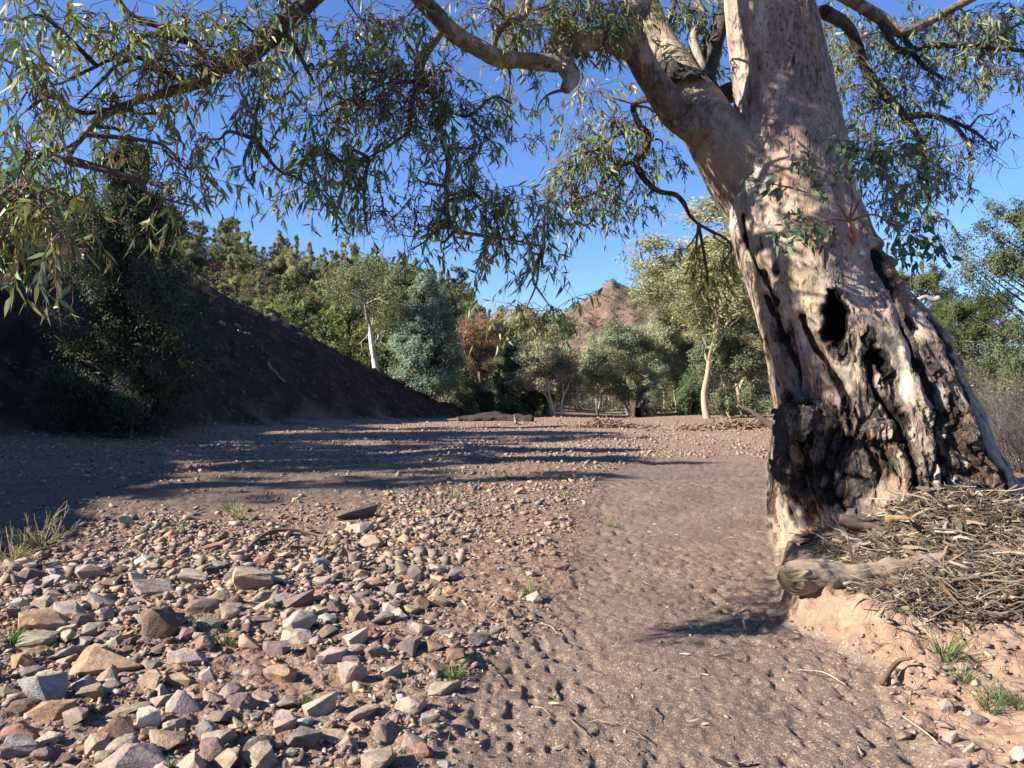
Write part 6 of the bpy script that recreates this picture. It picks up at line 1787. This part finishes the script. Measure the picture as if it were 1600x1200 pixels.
# ------------------------------------------------------------------ things at the far end of the creek
def far_things():
    rs = np.random.default_rng(15)
    # big fallen trunk
    a, b = GP(716, 664), GP(834, 664)
    b = np.array([b[0], b[1], h1(b[0], b[1])]); 
    A = PX(716, 653, 40); Bq = PX(834, 657, 39)
    L = np.linalg.norm(A - Bq)
    P, r = catmull(np.array([A + [0, 0, -.1], A * .6 + Bq * .4 + [0, 0, .08], A * .3 + Bq * .7, Bq]), np.array([.14, .27, .30, .29]), 16)
    V, F = tube_arrays(P, r, 28); org = (A + Bq) / 2
    V = V + fbm(V * 2.5, 3, s=3)[:, None] * .10 + (ridged(V * [1.2, 5, 5], 3, s=8)[:, None] - .3) * (V - np.repeat(P, 28, 0)) * .25
    mb = MB(); mb.add(V - org, F, np.array([.045, .034, .028]) * (1 + fbm(V * [2, 9, 9], 3, s=4)[:, None] * .6))
    tag(link('fallen_log', mb.mesh('fallen_log', M['bark'], True), None, org), 'huge dark fallen trunk lying across the far creek bank', 'log')
    # burnt hollow stump
    g = GP(995, 652); mb = MB()
    th = np.linspace(0, 2 * np.pi, 28, endpoint=False)
    rows = []
    for k, (z, rr) in enumerate([(-.2, 1.0), (.1, .85), (.5, .72), (1.0, .62), (1.35, .6)]):
        jag = fbm(np.stack([np.cos(th) * 2, np.sin(th) * 2, th * 0 + k * .2], -1), 3, s=9)
        rows.append(np.stack([np.cos(th) * rr * (1 + jag * .25), np.sin(th) * rr * (1 + jag * .25), z + (jag * .9 if k == 4 else 0) + 0 * th], -1))
    inner = [rows[4] * [.82, .82, 1], rows[2] * [.75, .75, .5]]
    V = np.concatenate(rows + inner); k = 28
    i = np.arange(6)[:, None] * k; j = np.arange(k)[None]; j2 = (j + 1) % k
    F = np.stack([i + j, i + j2, i + k + j2, i + k + j], -1).reshape(-1, 4)
    # doorway-like burnt opening facing the creek
    fc = V[F].mean(1); F = F[~((np.abs(fc[:, 0]) < .3) & (fc[:, 1] < 0) & (fc[:, 2] < .95) & (fc[:, 2] > -.1))]
    mb.add(V, F, np.array([.05, .038, .03]) * (1 + rs.normal(size=(len(V), 1)) * .3))
    st = link('burnt_stump', mb.mesh('burnt_stump', M['bark'], False), None, g); st.scale = (.58, .58, .62)
    tag(st, 'burnt hollow stump with a dark opening in front of the gums', 'stump')
    # driftwood heap caught round the tall gum
    g = GP(1145, 672); mb = MB()
    for i in range(420):
        c = rs.normal(size=3) * [1.15, .45, .0]; hh = .42 * math.exp(-(c[0] / 1.3) ** 2 - (c[1] / .5) ** 2)
        c[2] = hh * rs.random(); Ls = rs.uniform(.25, .9)
        d = rs.normal(size=3) * [1, .6, .45]; d /= np.linalg.norm(d)
        mb.add(*tube_arrays(np.array([c - d * Ls / 2, c + rs.normal(size=3) * .06, c + d * Ls / 2]), np.array([1, .9, .5]) * rs.choice([.012, .02, .035]), 5), tint(1, (.20, .128, .082), rs, .35, .08)[0])
    tag(link('driftwood_heap', mb.mesh('driftwood_heap', M['straw'], True), None, g), 'orange-brown driftwood heap caught round the tall pale gum', 'driftwood', kind='stuff')
    g = GP(945, 668); mb = MB()
    for i in range(200):
        c = rs.normal(size=3) * [.9, .4, .0]; c[2] = .35 * math.exp(-(c[0] / 1.1) ** 2) * rs.random(); Ls = rs.uniform(.2, .7)
        d = rs.normal(size=3) * [1, .6, .4]; d /= np.linalg.norm(d)
        mb.add(*tube_arrays(np.array([c - d * Ls / 2, c + rs.normal(size=3) * .05, c + d * Ls / 2]), np.array([1, .9, .5]) * rs.choice([.012, .02, .03]), 5), tint(1, (.18, .115, .078), rs, .35, .08)[0])
    tag(link('driftwood_heap', mb.mesh('driftwood_heap', M['straw'], True), None, g), 'low brown driftwood heap at the foot of the middle gums', 'driftwood', kind='stuff')
    def log(A, Bq, r0, r1, col, lab, name='fallen_log', cat='log'):
        P, r = catmull(np.array([A, (A * 2 + Bq) / 3 + [0, 0, .05], (A + Bq * 2) / 3 + [0, 0, -.03], Bq]), np.array([r0, r0, (r0 + r1) / 2, r1]), 6)
        V, F = tube_arrays(P, r, 12); V = V + fbm(V * 5, 3, s=6)[:, None] * r0 * .3; org = (A + Bq) / 2
        m2 = MB(); m2.add(V - org, F, np.array(col) * (1 + fbm(V * 6, 3, s=7)[:, None] * .4))
        tag(link(name, m2.mesh(name, M['bark'], True), None, org), lab, cat)
    log(PX(1158, 669, 33), PX(1184, 660, 33.5), .13, .10, (.33, .235, .17), 'bare tan log resting on the driftwood heap')
    log(PX(1152, 633, 24), PX(1222, 672, 23.5), .05, .16, (.11, .075, .055), 'dark dead branch slanting out from behind the giant trunk', 'dead_branch', 'branch')
    log(PX(1185, 662, 24), PX(1225, 668, 24), .08, .09, (.085, .06, .048), 'dark log half hidden behind the giant trunk')
    log(PX(1040, 590, 62), PX(1085, 602, 62), .10, .16, (.55, .47, .38), 'bleached dead limb showing among the gum foliage', 'dead_limb', 'branch')
    log(PX(1436, 468, 20), PX(1468, 466, 20), .06, .08, (.30, .27, .25), 'broken grey branch stub crossing the olive cypress', 'dead_limb', 'branch')
    log(PX(925, 664, 38), PX(942, 660, 38.5), .12, .10, (.36, .28, .21), 'short pale log in front of the middle gums')
far_things()

def wallaby():
    g = GP(806, 664)
    s = .62
    bm = bmesh.new()
    # one skinned body: tail, haunches, chest, neck, head, ears, arms, hind legs
    J = [((.0, 0, .20), .105), ((-.02, 0, .33), .085), ((-.05, 0, .44), .065), ((-.07, 0, .53), .045), ((-.085, 0, .60), .050), ((-.13, 0, .595), .032), ((-.165, 0, .585), .018),
         ((.08, 0, .12), .05), ((.20, 0, .05), .03), ((.36, 0, .03), .02), ((.50, 0, .03), .010),
         ((-.07, .022, .66), .014), ((-.065, .03, .72), .008), ((-.07, -.022, .66), .014), ((-.065, -.03, .72), .008),
         ((-.09, .05, .42), .022), ((-.13, .05, .36), .016), ((-.16, .04, .38), .011), ((-.09, -.05, .42), .022), ((-.13, -.05, .36), .016), ((-.16, -.04, .38), .011),
         ((-.03, .075, .16), .06), ((.03, .08, .06), .03), ((-.05, .08, .025), .022), ((-.16, .08, .018), .016), ((-.03, -.075, .16), .06), ((.03, -.08, .06), .03), ((-.05, -.08, .025), .022), ((-.16, -.08, .018), .016)]
    E = [(0, 1), (1, 2), (2, 3), (3, 4), (4, 5), (5, 6), (0, 7), (7, 8), (8, 9), (9, 10), (4, 11), (11, 12), (4, 13), (13, 14), (2, 15), (15, 16), (16, 17), (2, 18), (18, 19), (19, 20), (0, 21), (21, 22), (22, 23), (23, 24), (0, 25), (25, 26), (26, 27), (27, 28)]
    me = bpy.data.meshes.new('wallaby'); me.from_pydata([j[0] for j in J], E, [])
    o = link('wallaby', me)
    sk = o.modifiers.new('skin', 'SKIN')
    lay_ = me.skin_vertices[0].data if me.skin_vertices else None
    if lay_ is None:
        bpy.context.view_layer.objects.active = o
        me.skin_vertices  # created with the modifier
    for v, (p, r) in zip(me.skin_vertices[0].data, J):
        v.radius = (r, r); v.use_root = False
    me.skin_vertices[0].data[0].use_root = True
    sb = o.modifiers.new('smooth', 'SUBSURF'); sb.levels = 2; sb.render_levels = 2
    dg = bpy.context.evaluated_depsgraph_get(); dg.update()
    ev = bpy.data.meshes.new_from_object(o.evaluated_get(dg))
    V = np.empty(len(ev.vertices) * 3, np.float32); ev.vertices.foreach_get('co', V); V = V.reshape(-1, 3)
    C = np.tile([.20, .15, .115], (len(V), 1)); belly = sstep(-V[:, 0] - .02, 0, .06) * sstep(V[:, 2], .1, .2) * (V[:, 2] < .5)
    C = C + (np.array([.30, .25, .20]) - C) * belly[:, None]
    c = ev.color_attributes.new('col', 'FLOAT_COLOR', 'POINT'); c.data.foreach_set('color', np.concatenate([C, np.ones((len(C), 1))], 1).astype(np.float32).ravel())
    ev.materials.clear(); ev.materials.append(M['fur'])
    o.modifiers.clear(); o.data = ev; ev.name = 'wallaby'
    ev.polygons.foreach_set('use_smooth', np.ones(len(ev.polygons), bool))
    o.location = g; o.scale = (s * 1.15,) * 3; o.rotation_euler = (0, 0, .5)
    tag(o, 'small grey-brown wallaby sitting upright in front of the fallen trunk', 'wallaby')
wallaby()
